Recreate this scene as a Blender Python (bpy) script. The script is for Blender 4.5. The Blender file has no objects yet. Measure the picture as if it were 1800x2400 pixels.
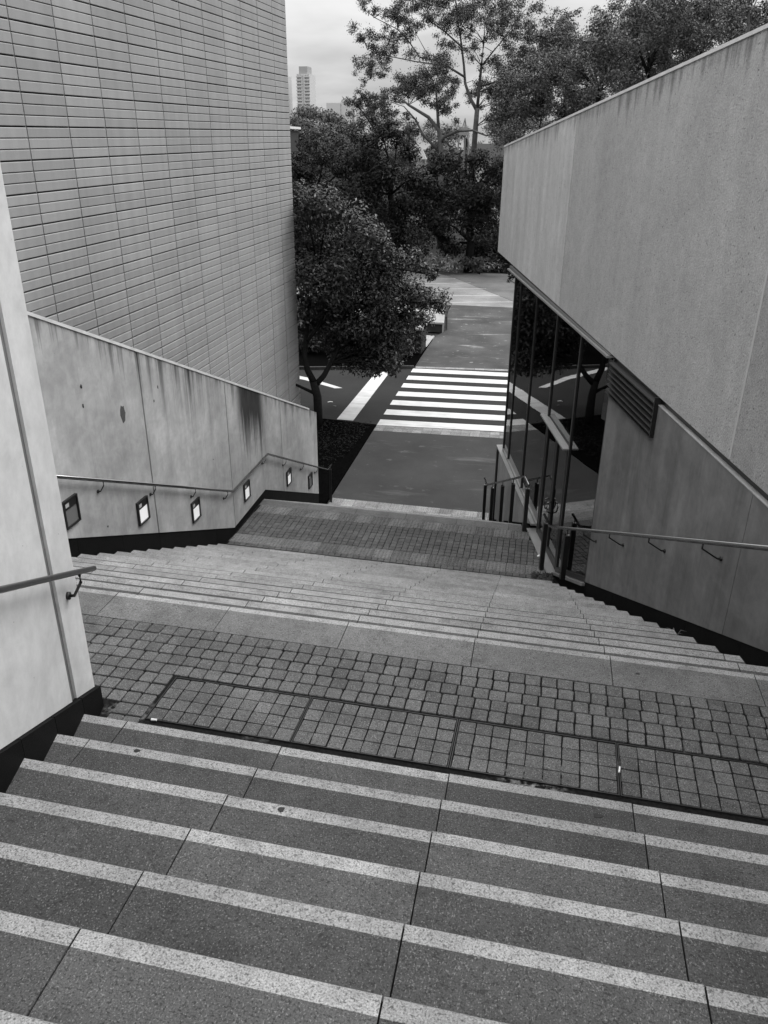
import bpy, bmesh, math, random
import numpy as np
from mathutils import Vector, Matrix

random.seed(11)
SC = bpy.context.scene
COL = SC.collection

# ------------------------------------------------------------------ camera
cam_d = bpy.data.cameras.new('camera')
cam = bpy.data.objects.new('camera', cam_d)
COL.objects.link(cam)
cam_d.sensor_fit = 'HORIZONTAL'
cam_d.sensor_width = 36.0
cam_d.lens = 36.0 * 1848.25 / 1800.0
cam_d.clip_start = 0.05
cam_d.clip_end = 6000
YAW, PITCH, ROLL = -0.216969, 0.432828, 0.0074996
fw = Vector((math.sin(YAW) * math.cos(PITCH), math.cos(YAW) * math.cos(PITCH), -math.sin(PITCH)))
rt = Vector((math.cos(YAW), -math.sin(YAW), 0))
up = rt.cross(fw)
rt2 = rt * math.cos(ROLL) + up * math.sin(ROLL)
up2 = rt2.cross(fw)
mw = Matrix.Identity(4)
for i in range(3):
    mw[i][0], mw[i][1], mw[i][2] = rt2[i], up2[i], -fw[i]
mw[0][3], mw[1][3], mw[2][3] = 0.0, 0.0, 8.0102
cam.matrix_world = mw
SC.camera = cam

# ------------------------------------------------------------------ world: overcast sky seen in black and white
SUN_EL, SUN_AZ = math.radians(52), math.radians(58)     # azimuth measured from +Y towards +X
world = bpy.data.worlds.new('World')
SC.world = world
world.use_nodes = True
wt = world.node_tree
wt.nodes.clear()
def wn(t, **kw):
    n = wt.nodes.new(t)
    for k, v in kw.items():
        setattr(n, k, v)
    return n
def wmath(op, a, b=None, c=None):
    n = wn('ShaderNodeMath', operation=op)
    for i, x in enumerate((a, b, c)):
        if x is None: continue
        if isinstance(x, (int, float)): n.inputs[i].default_value = x
        else: wt.links.new(x, n.inputs[i])
    return n.outputs[0]
sky = wn('ShaderNodeTexSky', sky_type='NISHITA', sun_disc=False)
sky.sun_elevation = SUN_EL
sky.sun_rotation = SUN_AZ
sky.air_density = 1.0
sky.dust_density = 4.0
bw = wn('ShaderNodeRGBToBW')
wt.links.new(sky.outputs[0], bw.inputs[0])
tc = wn('ShaderNodeTexCoord')
sp = wn('ShaderNodeSeparateXYZ')
wt.links.new(tc.outputs['Generated'], sp.inputs[0])
zc = wmath('MAXIMUM', sp.outputs[2], 0.0)
over = wmath('MULTIPLY_ADD', zc, 16.0, 3.5)             # overcast luminance grows towards the zenith
# cloud layer: noise on a plane overhead so that the bands flatten towards the horizon
den = wmath('ADD', zc, 0.16)
cx = wmath('DIVIDE', sp.outputs[0], den)
cy = wmath('DIVIDE', sp.outputs[1], den)
cb = wn('ShaderNodeCombineXYZ')
wt.links.new(cx, cb.inputs[0]); wt.links.new(cy, cb.inputs[1])
nz = wn('ShaderNodeTexNoise')
nz.inputs['Scale'].default_value = 0.8
nz.inputs['Detail'].default_value = 5
nz.inputs['Roughness'].default_value = 0.5
wt.links.new(cb.outputs[0], nz.inputs['Vector'])
mr = wn('ShaderNodeMapRange', interpolation_type='SMOOTHSTEP')
mr.inputs[1].default_value = 0.38; mr.inputs[2].default_value = 0.62
mr.inputs[3].default_value = 0.80; mr.inputs[4].default_value = 1.16
wt.links.new(nz.outputs[0], mr.inputs[0])
cl = wmath('MULTIPLY', over, mr.outputs[0])
skyv = wmath('ADD', wmath('MULTIPLY', bw.outputs[0], 0.12), cl)
bg = wn('ShaderNodeBackground')
bg.inputs['Strength'].default_value = 0.085
wt.links.new(skyv, bg.inputs['Color'])
wo = wn('ShaderNodeOutputWorld')
wt.links.new(bg.outputs[0], wo.inputs[0])

sun_d = bpy.data.lights.new('sun', 'SUN')
sun_d.energy = 1.0
sun_d.angle = math.radians(28)
sun_d.color = (1.0, 1.0, 1.0)
sun = bpy.data.objects.new('sun', sun_d)
COL.objects.link(sun)
sd = Vector((math.sin(SUN_AZ) * math.cos(SUN_EL), math.cos(SUN_AZ) * math.cos(SUN_EL), math.sin(SUN_EL)))
sun.rotation_euler = sd.to_track_quat('Z', 'Y').to_euler()
sun.location = (0, 0, 60)

SC.view_settings.view_transform = 'Standard'
SC.view_settings.look = 'None'
SC.view_settings.exposure = 0.66
SC.view_settings.gamma = 1.0
SC.view_settings.use_curve_mapping = False
SC.render.engine = 'CYCLES'
SC.cycles.max_bounces = 8
SC.cycles.transparent_max_bounces = 12

# ------------------------------------------------------------------ material helpers (the photograph is black and white: every colour is a grey)
class NT:
    def __init__(s, name):
        s.m = bpy.data.materials.new(name)
        s.m.use_nodes = True
        s.t = s.m.node_tree
        s.b = s.t.nodes['Principled BSDF']
        s.o = s.t.nodes['Material Output']
        g = s.t.nodes.new('ShaderNodeNewGeometry')
        s.geo = g
        s.pos = g.outputs['Position']
    def put(s, x, sock):
        if isinstance(x, (int, float)):
            sock.default_value = x if not hasattr(sock.default_value, '__len__') else (x, x, x, 1)[:len(sock.default_value)]
        elif isinstance(x, tuple): sock.default_value = x
        else: s.t.links.new(x, sock)
    def mth(s, op, a, b=0.0, c=0.0, clamp=False):
        n = s.t.nodes.new('ShaderNodeMath'); n.operation = op; n.use_clamp = clamp
        for i, x in enumerate((a, b, c)): s.put(x, n.inputs[i])
        return n.outputs[0]
    def mul(s, a, b): return s.mth('MULTIPLY', a, b)
    def add(s, a, b): return s.mth('ADD', a, b)
    def sub(s, a, b): return s.mth('SUBTRACT', a, b)
    def scl(s, vec, x, y, z):
        n = s.t.nodes.new('ShaderNodeVectorMath'); n.operation = 'MULTIPLY'
        s.t.links.new(vec, n.inputs[0]); n.inputs[1].default_value = (x, y, z)
        return n.outputs[0]
    def noise(s, scale, detail=3, rough=.55, vec=None, dist=0.0):
        n = s.t.nodes.new('ShaderNodeTexNoise')
        s.t.links.new(vec or s.pos, n.inputs['Vector'])
        n.inputs['Scale'].default_value = scale; n.inputs['Detail'].default_value = detail
        n.inputs['Roughness'].default_value = rough; n.inputs['Distortion'].default_value = dist
        return n.outputs[0]
    def vor(s, scale, vec=None, out='Distance'):
        n = s.t.nodes.new('ShaderNodeTexVoronoi'); n.inputs['Scale'].default_value = scale
        s.t.links.new(vec or s.pos, n.inputs['Vector'])
        return n.outputs[out]
    def rng(s, v, a, b, c, d, smooth=False):
        n = s.t.nodes.new('ShaderNodeMapRange')
        if smooth: n.interpolation_type = 'SMOOTHSTEP'
        s.put(v, n.inputs[0])
        for i, x in enumerate((a, b, c, d)): s.put(x, n.inputs[i + 1])
        return n.outputs[0]
    def xyz(s, vec=None):
        n = s.t.nodes.new('ShaderNodeSeparateXYZ'); s.t.links.new(vec or s.pos, n.inputs[0])
        return n.outputs
    def objrand(s):
        return s.t.nodes.new('ShaderNodeObjectInfo').outputs['Random']
    def bump(s, h, strength=.3, dist=.01):
        n = s.t.nodes.new('ShaderNodeBump'); n.inputs['Strength'].default_value = strength
        n.inputs['Distance'].default_value = dist
        s.put(h, n.inputs['Height']); s.t.links.new(n.outputs[0], s.b.inputs['Normal'])
    def done(s, col, rough=.8, spec=.3, metal=0.0):
        s.put(col, s.b.inputs['Base Color']); s.put(rough, s.b.inputs['Roughness'])
        s.b.inputs['Specular IOR Level'].default_value = spec
        s.b.inputs['Metallic'].default_value = metal
        return s.m

def m_granite(name, base, spk, var=.25):
    s = NT(name)
    r = s.rng(s.objrand(), 0, 1, 1 - var, 1 + var)
    fine = s.noise(170, 3, .75)
    dots = s.rng(s.noise(135, 1, .5, vec=s.scl(s.pos, 1.3, 1, 1.1)), .60, .72, 0, 1)
    dark = s.rng(s.noise(85, 2, .6), .34, .46, .5, 1)
    worn = s.mul(s.rng(s.noise(4.5, 5, .7), .52, .72, 1, .66), s.rng(s.noise(1.3, 4, .65, dist=.8), .55, .68, 1, .80))
    big = s.rng(s.noise(1.6, 5, .6), .3, .7, .78, 1.18)
    mid = s.rng(s.noise(14, 4, .65), .3, .7, .86, 1.14)
    c = s.mul(s.rng(fine, .28, .72, base * .4, base * 1.6), s.mul(r, s.mul(big, mid)))
    c = s.mul(s.mul(c, dark), worn)
    c = s.add(c, s.mul(dots, spk))
    s.bump(s.add(fine, s.mul(dots, .4)), .25, .003)
    return s.done(c, .72, .35 if base > .02 else .12)
def m_plain(name, base, rough=.7, spec=.3, metal=0.0, nz=0.0, scale=20):
    s = NT(name)
    if nz:
        c = s.rng(s.noise(scale, 4, .6), .25, .75, base * (1 - nz), base * (1 + nz))
        return s.done(c, rough, spec, metal)
    return s.done(base, rough, spec, metal)

GRAN_D = m_granite('granite_tread', .060, .10, .32)
GRAN_L = m_granite('granite_nosing', .28, .05, .12)
GRAN_L2 = m_granite('granite_nosing_worn', .26, .07, .1)
GRAN_M = m_granite('granite_slab', .115, .10, .12)
COBBLE = m_granite('cobble_granite', .088, .14, .2)
def m_grout():
    s = NT('cobble_joint')
    a = s.noise(1.7, 4, .6)
    pale = s.rng(a, .57, .70, 0, 1)
    c = s.add(s.rng(s.noise(60, 3, .6), .3, .7, .004, .016), s.mul(pale, s.rng(s.noise(30, 3, .6), .45, .7, .0, .26)))
    return s.done(c, .95, .1)
GROUT = m_grout()
BLACKST = m_granite('black_granite_skirting', .006, .004)
def m_concrete(name, base, streak, blot, top=None, agg=0.0, stain=False, dl=1.0, da=.65):
    """top = (coordinate 'y', slope, offset): drip stains hang below that sloping line"""
    s = NT(name)
    x = s.xyz()
    sv = s.scl(s.pos, 3.2, 3.2, .22)
    st = s.rng(s.noise(1.0, 5, .62, vec=sv, dist=.3), .3, .7, 1 - streak, 1 + streak)
    bl = s.rng(s.noise(.9, 5, .6), .3, .7, 1 - blot, 1 + blot)
    sm = s.rng(s.noise(9, 4, .65), .3, .7, .92, 1.08)
    pa = s.rng(s.noise(2.6, 6, .72, dist=.6), .42, .64, 1 - blot * .55, 1 + blot * .3)
    run = s.rng(s.noise(1.0, 4, .6, vec=s.scl(s.pos, 9, 9, .5), dist=.4), .55, .75, 1, 1 - streak * .9)
    c = s.mul(base, s.mul(st, s.mul(bl, s.mul(sm, s.mul(pa, run)))))
    pores = s.rng(s.vor(11), .02, .045, .35, 1)
    keep = s.rng(s.noise(4, 1), .52, .56, 1, 0)
    c = s.mul(c, s.mth('MAXIMUM', pores, keep))
    if top:
        k, b = top
        dz = s.sub(s.add(s.mul(x[1], k), b), x[2])                 # metres below the coping
        dr = s.noise(1.0, 4, .7, vec=s.scl(s.pos, 7, 7, .12))
        reach = s.mul(s.rng(dr, .45, .75, .02, 1.1), s.rng(s.noise(.45, 3, .6), .35, .65, .25 * dl, 1.15 * dl))
        f = s.mth('SUBTRACT', 1.0, s.mth('DIVIDE', dz, reach), clamp=True)
        f = s.mul(f, s.rng(dr, .42, .62, 0, da))
        c = s.mul(c, s.sub(1.0, f))
        if stain:
            g = s.mth('SUBTRACT', 1.0, s.mth('ABSOLUTE', s.mth('DIVIDE', s.sub(x[1], 12.35), .75)), clamp=True)
            ln = s.rng(s.noise(1.0, 4, .7, vec=s.scl(s.pos, 10, 10, .2)), .3, .7, .45, 1.75)
            v = s.mth('SUBTRACT', 1.0, s.mth('DIVIDE', dz, ln), clamp=True)
            f2 = s.mth('MULTIPLY', s.rng(g, 0, .5, 0, 1, True), s.rng(v, 0, .6, 0, .9), clamp=True)
            c = s.mul(c, s.sub(1.0, f2))
            # long grey run below the middle joint
            g3 = s.mth('SUBTRACT', 1.0, s.mth('ABSOLUTE', s.mth('DIVIDE', s.sub(x[1], 9.9), 1.4)), clamp=True)
            v3 = s.mth('SUBTRACT', 1.0, s.mth('DIVIDE', dz, s.mul(ln, .75)), clamp=True)
            f3 = s.mth('MULTIPLY', s.mul(g3, s.rng(dr, .4, .6, 0, 1)), s.mul(v3, 1.1), clamp=True)
            c = s.mul(c, s.sub(1.0, s.mul(f3, .8)))
    h = s.noise(22, 5, .65)
    if agg:
        a1 = s.noise(62, 4, .7)
        pits = s.rng(s.noise(40, 2, .5), .27, .36, .5, 1)
        c = s.mul(c, s.mul(s.rng(a1, .3, .7, 1 - agg, 1 + agg), pits))
        s.bump(s.add(a1, pits), .55, .012)
    else:
        s.bump(h, .12, .01)
    return s.done(c, .85, .25)
CONC_L = m_concrete('concrete_stained', .41, .13, .22, top=(-.409, 9.25), stain=True)
CONC_P = m_concrete('concrete_pale', .62, .06, .13)
CONC_J = m_concrete('concrete_joint', .16, .2, .2)
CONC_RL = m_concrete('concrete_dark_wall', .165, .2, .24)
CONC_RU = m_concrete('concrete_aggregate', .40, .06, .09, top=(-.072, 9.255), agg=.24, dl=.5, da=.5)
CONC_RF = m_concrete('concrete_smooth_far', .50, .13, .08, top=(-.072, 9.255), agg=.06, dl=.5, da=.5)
CONC_RN = m_concrete('concrete_aggregate_shaded', .34, .06, .09, agg=.26)  # darker aggregate: light fall-off towards the near end painted into the colour
CONC_B = m_concrete('concrete_base', .32, .2, .1)
COPING = m_plain('coping_light', .62, .45, .4, 0, .15, 6)
STEEL = m_plain('brushed_steel', .26, .16, .5, 1.0, .1, 40)
BLACKM = m_plain('black_paint_metal', .012, .35, .5)
DARKM = m_plain('dark_bronze_metal', .02, .4, .5)
ALU = m_plain('aluminium_sill', .30, .42, .5, .35, .12, 3)
COPD = m_plain('coping_grey', .34, .55, .3, 0, .2, 5)
def m_asphalt(name, base, scr, big=.25):
    s = NT(name)
    f = s.noise(90, 3, .7)
    b = s.rng(s.noise(.5, 6, .62), .3, .7, 1 - big, 1 + big)
    w = s.rng(s.noise(1.0, 6, .68, vec=s.scl(s.pos, .35, 1.5, 1)), .58, .78, 0, scr)
    p = s.rng(s.noise(3.1, 3, .6), .64, .72, 0, scr * .6)
    c = s.add(s.mul(s.rng(f, .25, .75, base * .6, base * 1.4), b), s.add(w, p))
    s.bump(f, .3, .006)
    return s.done(c, .88, .22)
ASPH = m_asphalt('asphalt_path', .046, .075, .26)
ASPHR = m_asphalt('asphalt_road', .024, .010)
ASPH2 = m_asphalt('asphalt_drive', .062, .28, .45)
ASPHC = m_asphalt('asphalt_worn', .20, .14, .3)
def m_paint():
    s = NT('white_road_paint')
    n1 = s.noise(14, 5, .7); n2 = s.noise(2.2, 4, .6)
    wear = s.rng(s.add(n1, s.mul(n2, .4)), .36, .48, .38, 1)
    tyre = s.rng(s.noise(1.0, 5, .65, vec=s.scl(s.pos, .3, 3.2, 1)), .48, .72, 1, .72)
    c = s.mul(s.mul(s.rng(n2, .3, .7, .54, .68), wear), tyre)
    return s.done(c, .75, .3)
PAINT = m_paint()
def m_tile():
    s = NT('terracotta_tile')
    r = s.rng(s.objrand(), 0, 1, .91, 1.09)
    r2 = s.t.nodes.new('ShaderNodeNewGeometry').outputs['Random Per Island']
    rr = s.rng(r2, 0, 1, .93, 1.07)
    f = s.rng(s.noise(130, 2, .6), .3, .7, .94, 1.06)
    c = s.mul(.275, s.mul(r, s.mul(f, rr)))
    b = s.mul(s.rng(s.noise(.6, 3, .5), .3, .7, .93, 1.07), s.rng(s.noise(1.0, 4, .6, vec=s.scl(s.pos, 5, 5, .16)), .35, .7, 1.04, .90))
    return s.done(s.mul(c, b), .62, .4)
TILE = m_tile()
TILEB = m_plain('tile_joint', .02, .9, .1)
TACT_L = m_granite('tactile_pale', .30, .1, .3)
TACT_D = m_granite('tactile_grey', .15, .08, .3)
BRICKP = m_granite('crossing_paver', .24, .1, .25)
def m_leaf(name, base, var=.55, rough=.42, spec=.5, tr=.0):
    s = NT(name)
    r = s.geo.outputs['Random Per Island']
    cl = s.rng(s.noise(.9, 3, .6), .3, .7, .7, 1.3)
    c = s.mul(s.rng(r, 0, 1, base * (1 - var), base * (1 + var)), cl)
    return s.done(c, rough, spec)
LEAF_N = m_leaf('leaf_street', .023, .85, .36, .42)
LEAF_D = m_leaf('leaf_dark', .008, .9, .45, .16)
LEAF_G = m_leaf('leaf_gum', .06, .6, .5, .3)
LEAF_R = m_leaf('leaf_right', .09, .6, .5, .3)
LEAF_F = m_leaf('leaf_far', .075, .4, .6, .25)
LEAF_P = m_leaf('leaf_pale', .25, .5, .6, .25)
BARK = m_plain('bark_dark', .010, .9, .15, 0, .5, 12)
BARKG = m_plain('bark_gum', .10, .8, .2, 0, .45, 1.2)
LEAF_B = m_leaf('leaf_bed', .010, .9, .7, .08)
MULCH = m_plain('garden_mulch', .0035, 1.0, .0, 0, .7, 18)
GRASSM = m_plain('grass_ground', .05, .95, .1, 0, .4, 2.5)
GRASSL = m_asphalt('worn_verge', .135, .03, .3)
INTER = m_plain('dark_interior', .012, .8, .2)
TOWERM = m_plain('tower_concrete_hazed', .50, .9, .1)  # pale concrete, with the thin distance haze painted into its colour
TOWERW = m_plain('tower_window', .33, .6, .3)
WHITE = m_plain('white_render', .7, .7, .3)
ROOFM = m_plain('dark_roof', .05, .8, .2)
BRICKM = m_plain('dark_brick', .04, .9, .2, 0, .4, 9)
PLANTM = m_plain('planter_concrete', .3, .85, .2, 0, .2, 3)
PLANTD = m_plain('planter_dark_face', .03, .85, .2, 0, .3, 3)
LITW = m_plain('litter_paper', .75, .8, .2)
GUM = m_plain('dark_gum_spot', .010, .5, .4)
STAINW = m_plain('damp_patch', .035, .6, .3, 0, .5, 20)
DRYLEAF = m_plain('dry_leaf', .05, .7, .2, 0, .6, 30)
def m_lens(name, e):
    s = NT(name)
    s.b.inputs['Emission Color'].default_value = (1, 1, 1, 1)
    s.b.inputs['Emission Strength'].default_value = e
    return s.done(.62 if e else .16, .35, .4)
LENS_ON = m_lens('lamp_lens_lit', .26)
LENS_OFF = m_lens('lamp_lens_unlit', 0.0)
LABELM = m_plain('lamp_label', .45, .5, .3)
def m_glass():
    s = NT('coated_glass')
    t = s.t
    gl = t.nodes.new('ShaderNodeBsdfGlossy'); gl.inputs['Roughness'].default_value = 0.0
    gl.inputs['Color'].default_value = (.95, .95, .95, 1)
    tr = t.nodes.new('ShaderNodeBsdfTransparent'); tr.inputs['Color'].default_value = (.35, .35, .35, 1)
    fr = t.nodes.new('ShaderNodeFresnel'); fr.inputs['IOR'].default_value = 2.1
    f = s.mth('MULTIPLY_ADD', fr.outputs[0], .9, .05, clamp=True)
    # slow waviness of the panes
    bp = t.nodes.new('ShaderNodeBump'); bp.inputs['Strength'].default_value = .04; bp.inputs['Distance'].default_value = .02
    t.links.new(s.noise(.9, 2, .5), bp.inputs['Height'])
    t.links.new(bp.outputs[0], gl.inputs['Normal'])
    mx = t.nodes.new('ShaderNodeMixShader')
    t.links.new(f, mx.inputs[0]); t.links.new(tr.outputs[0], mx.inputs[1]); t.links.new(gl.outputs[0], mx.inputs[2])
    t.links.new(mx.outputs[0], s.o.inputs[0])
    return s.m
GLASS = m_glass()

# ------------------------------------------------------------------ object helpers; every vertex is given in world metres
WLOC = {}
def wloc(o): return WLOC.get(o.name, Vector((0, 0, 0)))
def link(o, parent, loc):
    loc = Vector(loc)
    COL.objects.link(o)
    WLOC[o.name] = loc
    if parent is not None:
        o.parent = parent
        o.location = loc - wloc(parent)
    else:
        o.location = loc
    return o
def tag(o, label=None, cat=None, group=None, kind=None):
    for k, v in (('label', label), ('category', cat), ('group', group), ('kind', kind)):
        if v: o[k] = v
    return o
def thing(name, loc, label=None, cat=None, group=None, kind=None):
    return tag(link(bpy.data.objects.new(name, None), None, loc), label, cat, group, kind)
class MB:
    """collects shapes of one part"""
    def __init__(s): s.v = []; s.f = []; s.mi = []
    def poly(s, verts, faces, mi=0):
        b = len(s.v); s.v += [tuple(x) for x in verts]
        s.f += [tuple(i + b for i in f) for f in faces]; s.mi += [mi] * len(faces); return s
    def prism(s, ring0, ring1, mi=0, caps=True):
        n = len(ring0)
        fs = [(i, (i + 1) % n, n + (i + 1) % n, n + i) for i in range(n)]
        if caps: fs += [tuple(range(n))[::-1], tuple(range(n, 2 * n))]
        return s.poly(list(ring0) + list(ring1), fs, mi)
    def box(s, x0, x1, y0, y1, z0, z1, mi=0):
        return s.prism([(x0, y0, z0), (x1, y0, z0), (x1, y1, z0), (x0, y1, z0)], [(x0, y0, z1), (x1, y0, z1), (x1, y1, z1), (x0, y1, z1)], mi)
    def tube(s, pts, rad, n=10, mi=0):
        pts = [Vector(p) for p in pts]
        rads = rad if isinstance(rad, (list, tuple)) else [rad] * len(pts)
        rings = []
        for i, p in enumerate(pts):
            if i == 0: d = pts[1] - p
            elif i == len(pts) - 1: d = p - pts[i - 1]
            else: d = (pts[i + 1] - p).normalized() + (p - pts[i - 1]).normalized()
            d.normalize()
            a = d.cross(Vector((0, 0, 1)))
            if a.length < .05: a = d.cross(Vector((1, 0, 0)))
            a.normalize(); c = d.cross(a)
            rings.append([p + (a * math.cos(2 * math.pi * k / n) + c * math.sin(2 * math.pi * k / n)) * rads[i] for k in range(n)])
        b = len(s.v)
        for r in rings: s.v += [tuple(x) for x in r]
        for i in range(len(rings) - 1):
            for k in range(n):
                k2 = (k + 1) % n
                s.f.append((b + i * n + k, b + i * n + k2, b + (i + 1) * n + k2, b + (i + 1) * n + k)); s.mi.append(mi)
        s.f.append(tuple(b + k for k in range(n))[::-1]); s.f.append(tuple(b + (len(rings) - 1) * n + k for k in range(n))); s.mi += [mi, mi]
        return s
    def mesh(s, name, mats, org=(0, 0, 0), smooth=False):
        me = bpy.data.meshes.new(name)
        ox, oy, oz = org
        me.from_pydata([(a - ox, b - oy, c - oz) for a, b, c in s.v], [], s.f)
        for m in (mats if isinstance(mats, (list, tuple)) else [mats]): me.materials.append(m)
        me.polygons.foreach_set('material_index', s.mi)
        if smooth: me.polygons.foreach_set('use_smooth', [True] * len(s.f))
        bm = bmesh.new(); bm.from_mesh(me); bmesh.ops.recalc_face_normals(bm, faces=bm.faces); bm.to_mesh(me); bm.free()
        return me
    def build(s, name, mats, parent=None, smooth=False, org=None):
        if org is None:
            a = np.array(s.v); org = tuple((a.min(0) + a.max(0)) / 2)
        return link(bpy.data.objects.new(name, s.mesh(name, mats, org, smooth)), parent, org)
def inst(name, me, loc, parent, rotz=0.0, scale=(1, 1, 1)):
    o = link(bpy.data.objects.new(name, me), parent, loc)
    o.rotation_euler = (0, 0, rotz); o.scale = scale
    return o
def join_insts(name, items, mats, parent):
    """many small pieces joined into one stuff part; items = (mesh, loc, rotz, scale)"""
    mb = MB()
    for me, loc, rz, sc in items:
        c, sn = math.cos(rz), math.sin(rz)
        vs = []
        for v in me.vertices:
            x, y, z = v.co.x * sc[0], v.co.y * sc[1], v.co.z * sc[2]
            vs.append((loc[0] + x * c - y * sn, loc[1] + x * sn + y * c, loc[2] + z))
        mb.poly(vs, [tuple(p.vertices) for p in me.polygons])
    o = mb.build(name, mats, parent)
    o['kind'] = 'stuff'
    return o

# ------------------------------------------------------------------ geometry of the place
Z1 = 4.8996                                   # upper landing
Z2 = 2.0273                                   # lower landing
G1, R1 = .3559, .16993
G2, R2 = .3634, .16896
def n1(k): return 3.1459 + k * G1, 5.0695 - k * R1          # upper flight nosings, k <= 0
def n2(k): return 4.6745 + k * G2, Z1 - k * R2              # middle flight nosings 0..16
def n3(k): return 12.70 + k * G2, Z2 - k * R2               # lower flight nosings 0..11
B = Vector((-.2588, 1, 0)).normalized()                     # the skewed direction of the right building and the near wall
NB = Vector((B.y, -B.x, 0))
PR = Vector((1.648, 5.038, 0))
PP = Vector((-2.457, 3.152, 0))
def Wr(s, o, z): 
    p = PR + NB * o + B * s
    return (p.x, p.y, z)
def Wp(s, o, z):
    p = PP + NB * o + B * s
    return (p.x, p.y, z)
def Wl(y, o, z): return (-5.046 - .0245 * (y - 10.126) + o, y, z)
def xR(y): return 1.648 - .2588 * (y - 5.038)
def xL(y): return -5.046 - .0245 * (y - 10.126)
def xP(y): return -2.457 - .2588 * (y - 3.152)
def wall(mb, F, pts, o0, o1, mi=0):
    """polygon pts (s, z) in a wall frame F, from offset o0 to o1"""
    return mb.prism([F(s, o0, z) for s, z in pts], [F(s, o1, z) for s, z in pts], mi)

# ------------------------------------------------------------------ ground
g = MB(); g.poly([(-3000, -400, -.12), (3000, -400, -.12), (3000, 5000, -.12), (-3000, 5000, -.12)], [(0, 1, 2, 3)])
tag(g.build('ground', GRASSM), 'dark grassy ground running out to the horizon', kind='structure')
def sheet(name, pts, z, mat, label, parent=None, t=.03):
    mb = MB(); mb.prism([(x, y, z - t) for x, y in pts], [(x, y, z) for x, y in pts])
    o = mb.build(name, mat, parent)
    if parent is None: tag(o, label, kind='structure')
    return o
road = sheet('road', [(-90, 23.9), (-9.5, 23.75), (-5.4, 23.33), (6, 24.11), (70, 24.11), (70, 32.4), (6, 32.4), (-1.8, 31.05), (-5.56, 30.52), (-7.5, 29.95), (-9.5, 29.35), (-14, 28.9), (-90, 28.9)], -.004, ASPHR, 'dark asphalt road crossing behind the stairs', t=.11)
path = sheet('footpath', [(-5.2, 16.70), (6, 16.70), (6, 24.10), (-5.40, 23.32)], 0, ASPH, 'dark asphalt footpath from the stairs to the zebra crossing', t=.1)
path2 = sheet('path', [(-5.56, 30.53), (-1.8, 31.06), (6, 32.41), (6, 45.0), (-6.2, 45.0), (-5.9, 42), (-5.35, 38.2), (-5.68, 36.6), (-5.66, 34)], -.002, ASPH2, 'asphalt drive beyond the zebra crossing', t=.1)
park = sheet('car_park', [(-30, 45.0), (6, 45.0), (-2.4, 46.2), (-7.4, 55.2), (-9.3, 57.4), (-30, 57.4)], -.002, ASPHC, 'pale worn asphalt car park with bay lines', t=.1)
sheet('verge', [(6, 45.004), (30, 45.0), (30, 62), (-9.2, 57.5), (-7.35, 55.25), (-2.35, 46.25)], -.012, GRASSL, 'worn grey verge beside the car park')
sheet('garden_bed', [(-9.5, 16.2), (-5.215, 16.2), (-5.41, 23.31), (-9.5, 23.73)], .02, MULCH, 'dark mulch bed between the left wall and the road', t=.12)
sheet('planted_bed', [(-40, 29.05), (-14, 29.03), (-9.5, 29.48), (-7.5, 30.08), (-5.58, 30.65), (-5.70, 36.7), (-40, 36.7)], .05, MULCH, 'dark planted bed along the far side of the road', t=.12)
kl = [(-90, 28.91), (-14, 28.91), (-9.5, 29.36), (-7.5, 29.96), (-5.57, 30.53)]
mb = MB()
for (xa, ya), (xb, yb) in zip(kl, kl[1:]):
    mb.prism([(xa, ya, -.1), (xb, yb, -.1), (xb, yb + .11, -.1), (xa, ya + .11, -.1)], [(xa, ya, .11), (xb, yb, .11), (xb, yb + .11, .11), (xa, ya + .11, .11)])
tag(mb.build('kerb', m_plain('kerb_concrete', .05, .9, .2, 0, .3, 5)), 'dark concrete kerb along the far side of the road', kind='structure')
# road paint
def px(y): return -5.397 - .0262 * (y - 23.33)
for i in range(7):
    y0 = 23.335 + i * 1.108
    a = math.radians(1.0)
    mb = MB()
    L = 7.5
    pts = [(px(y0), y0), (px(y0) + L, y0 + .069 * L), (px(y0 + .56) + L, y0 + .56 + .069 * L), (px(y0 + .56), y0 + .56)]
    mb.prism([(x, y, -.003) for x, y in pts], [(x, y, .002) for x, y in pts])
    mb.build('zebra_stripe', PAINT, road)
def paint(name, pts, parent, z=.002):
    mb = MB(); mb.prism([(x, y, z - .005) for x, y in pts], [(x, y, z) for x, y in pts]); return mb.build(name, PAINT, parent)
paint('stop_line', [(-6.79, 23.58), (-6.24, 23.58), (-6.38, 29.9), (-6.89, 29.65)], road)
paint('centre_line', [(-7.58, 27.15), (-7.85, 27.05), (-9.25, 27.87), (-12.5, 29.2), (-12.4, 29.5), (-9.2, 28.2)], road)
for a, b in (((-8.5, 45.0), (-2.80, 46.8)), ((-9, 47.2), (-3.76, 48.83)), ((-10, 49.3), (-4.8, 51.2)), ((-11, 51.2), (-6.03, 53.2)), ((-12, 53.0), (-7.24, 54.75)), ((-12, 55.2), (-8.5, 56.2))):
    a, b = Vector(a), Vector(b); d = (b - a).normalized(); n = Vector((-d.y, d.x)) * .026
    a2 = a - d * 3
    paint('bay_line', [tuple(a2 - n), tuple(b - n), tuple(b + n), tuple(a2 + n)], park, .004)

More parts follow.
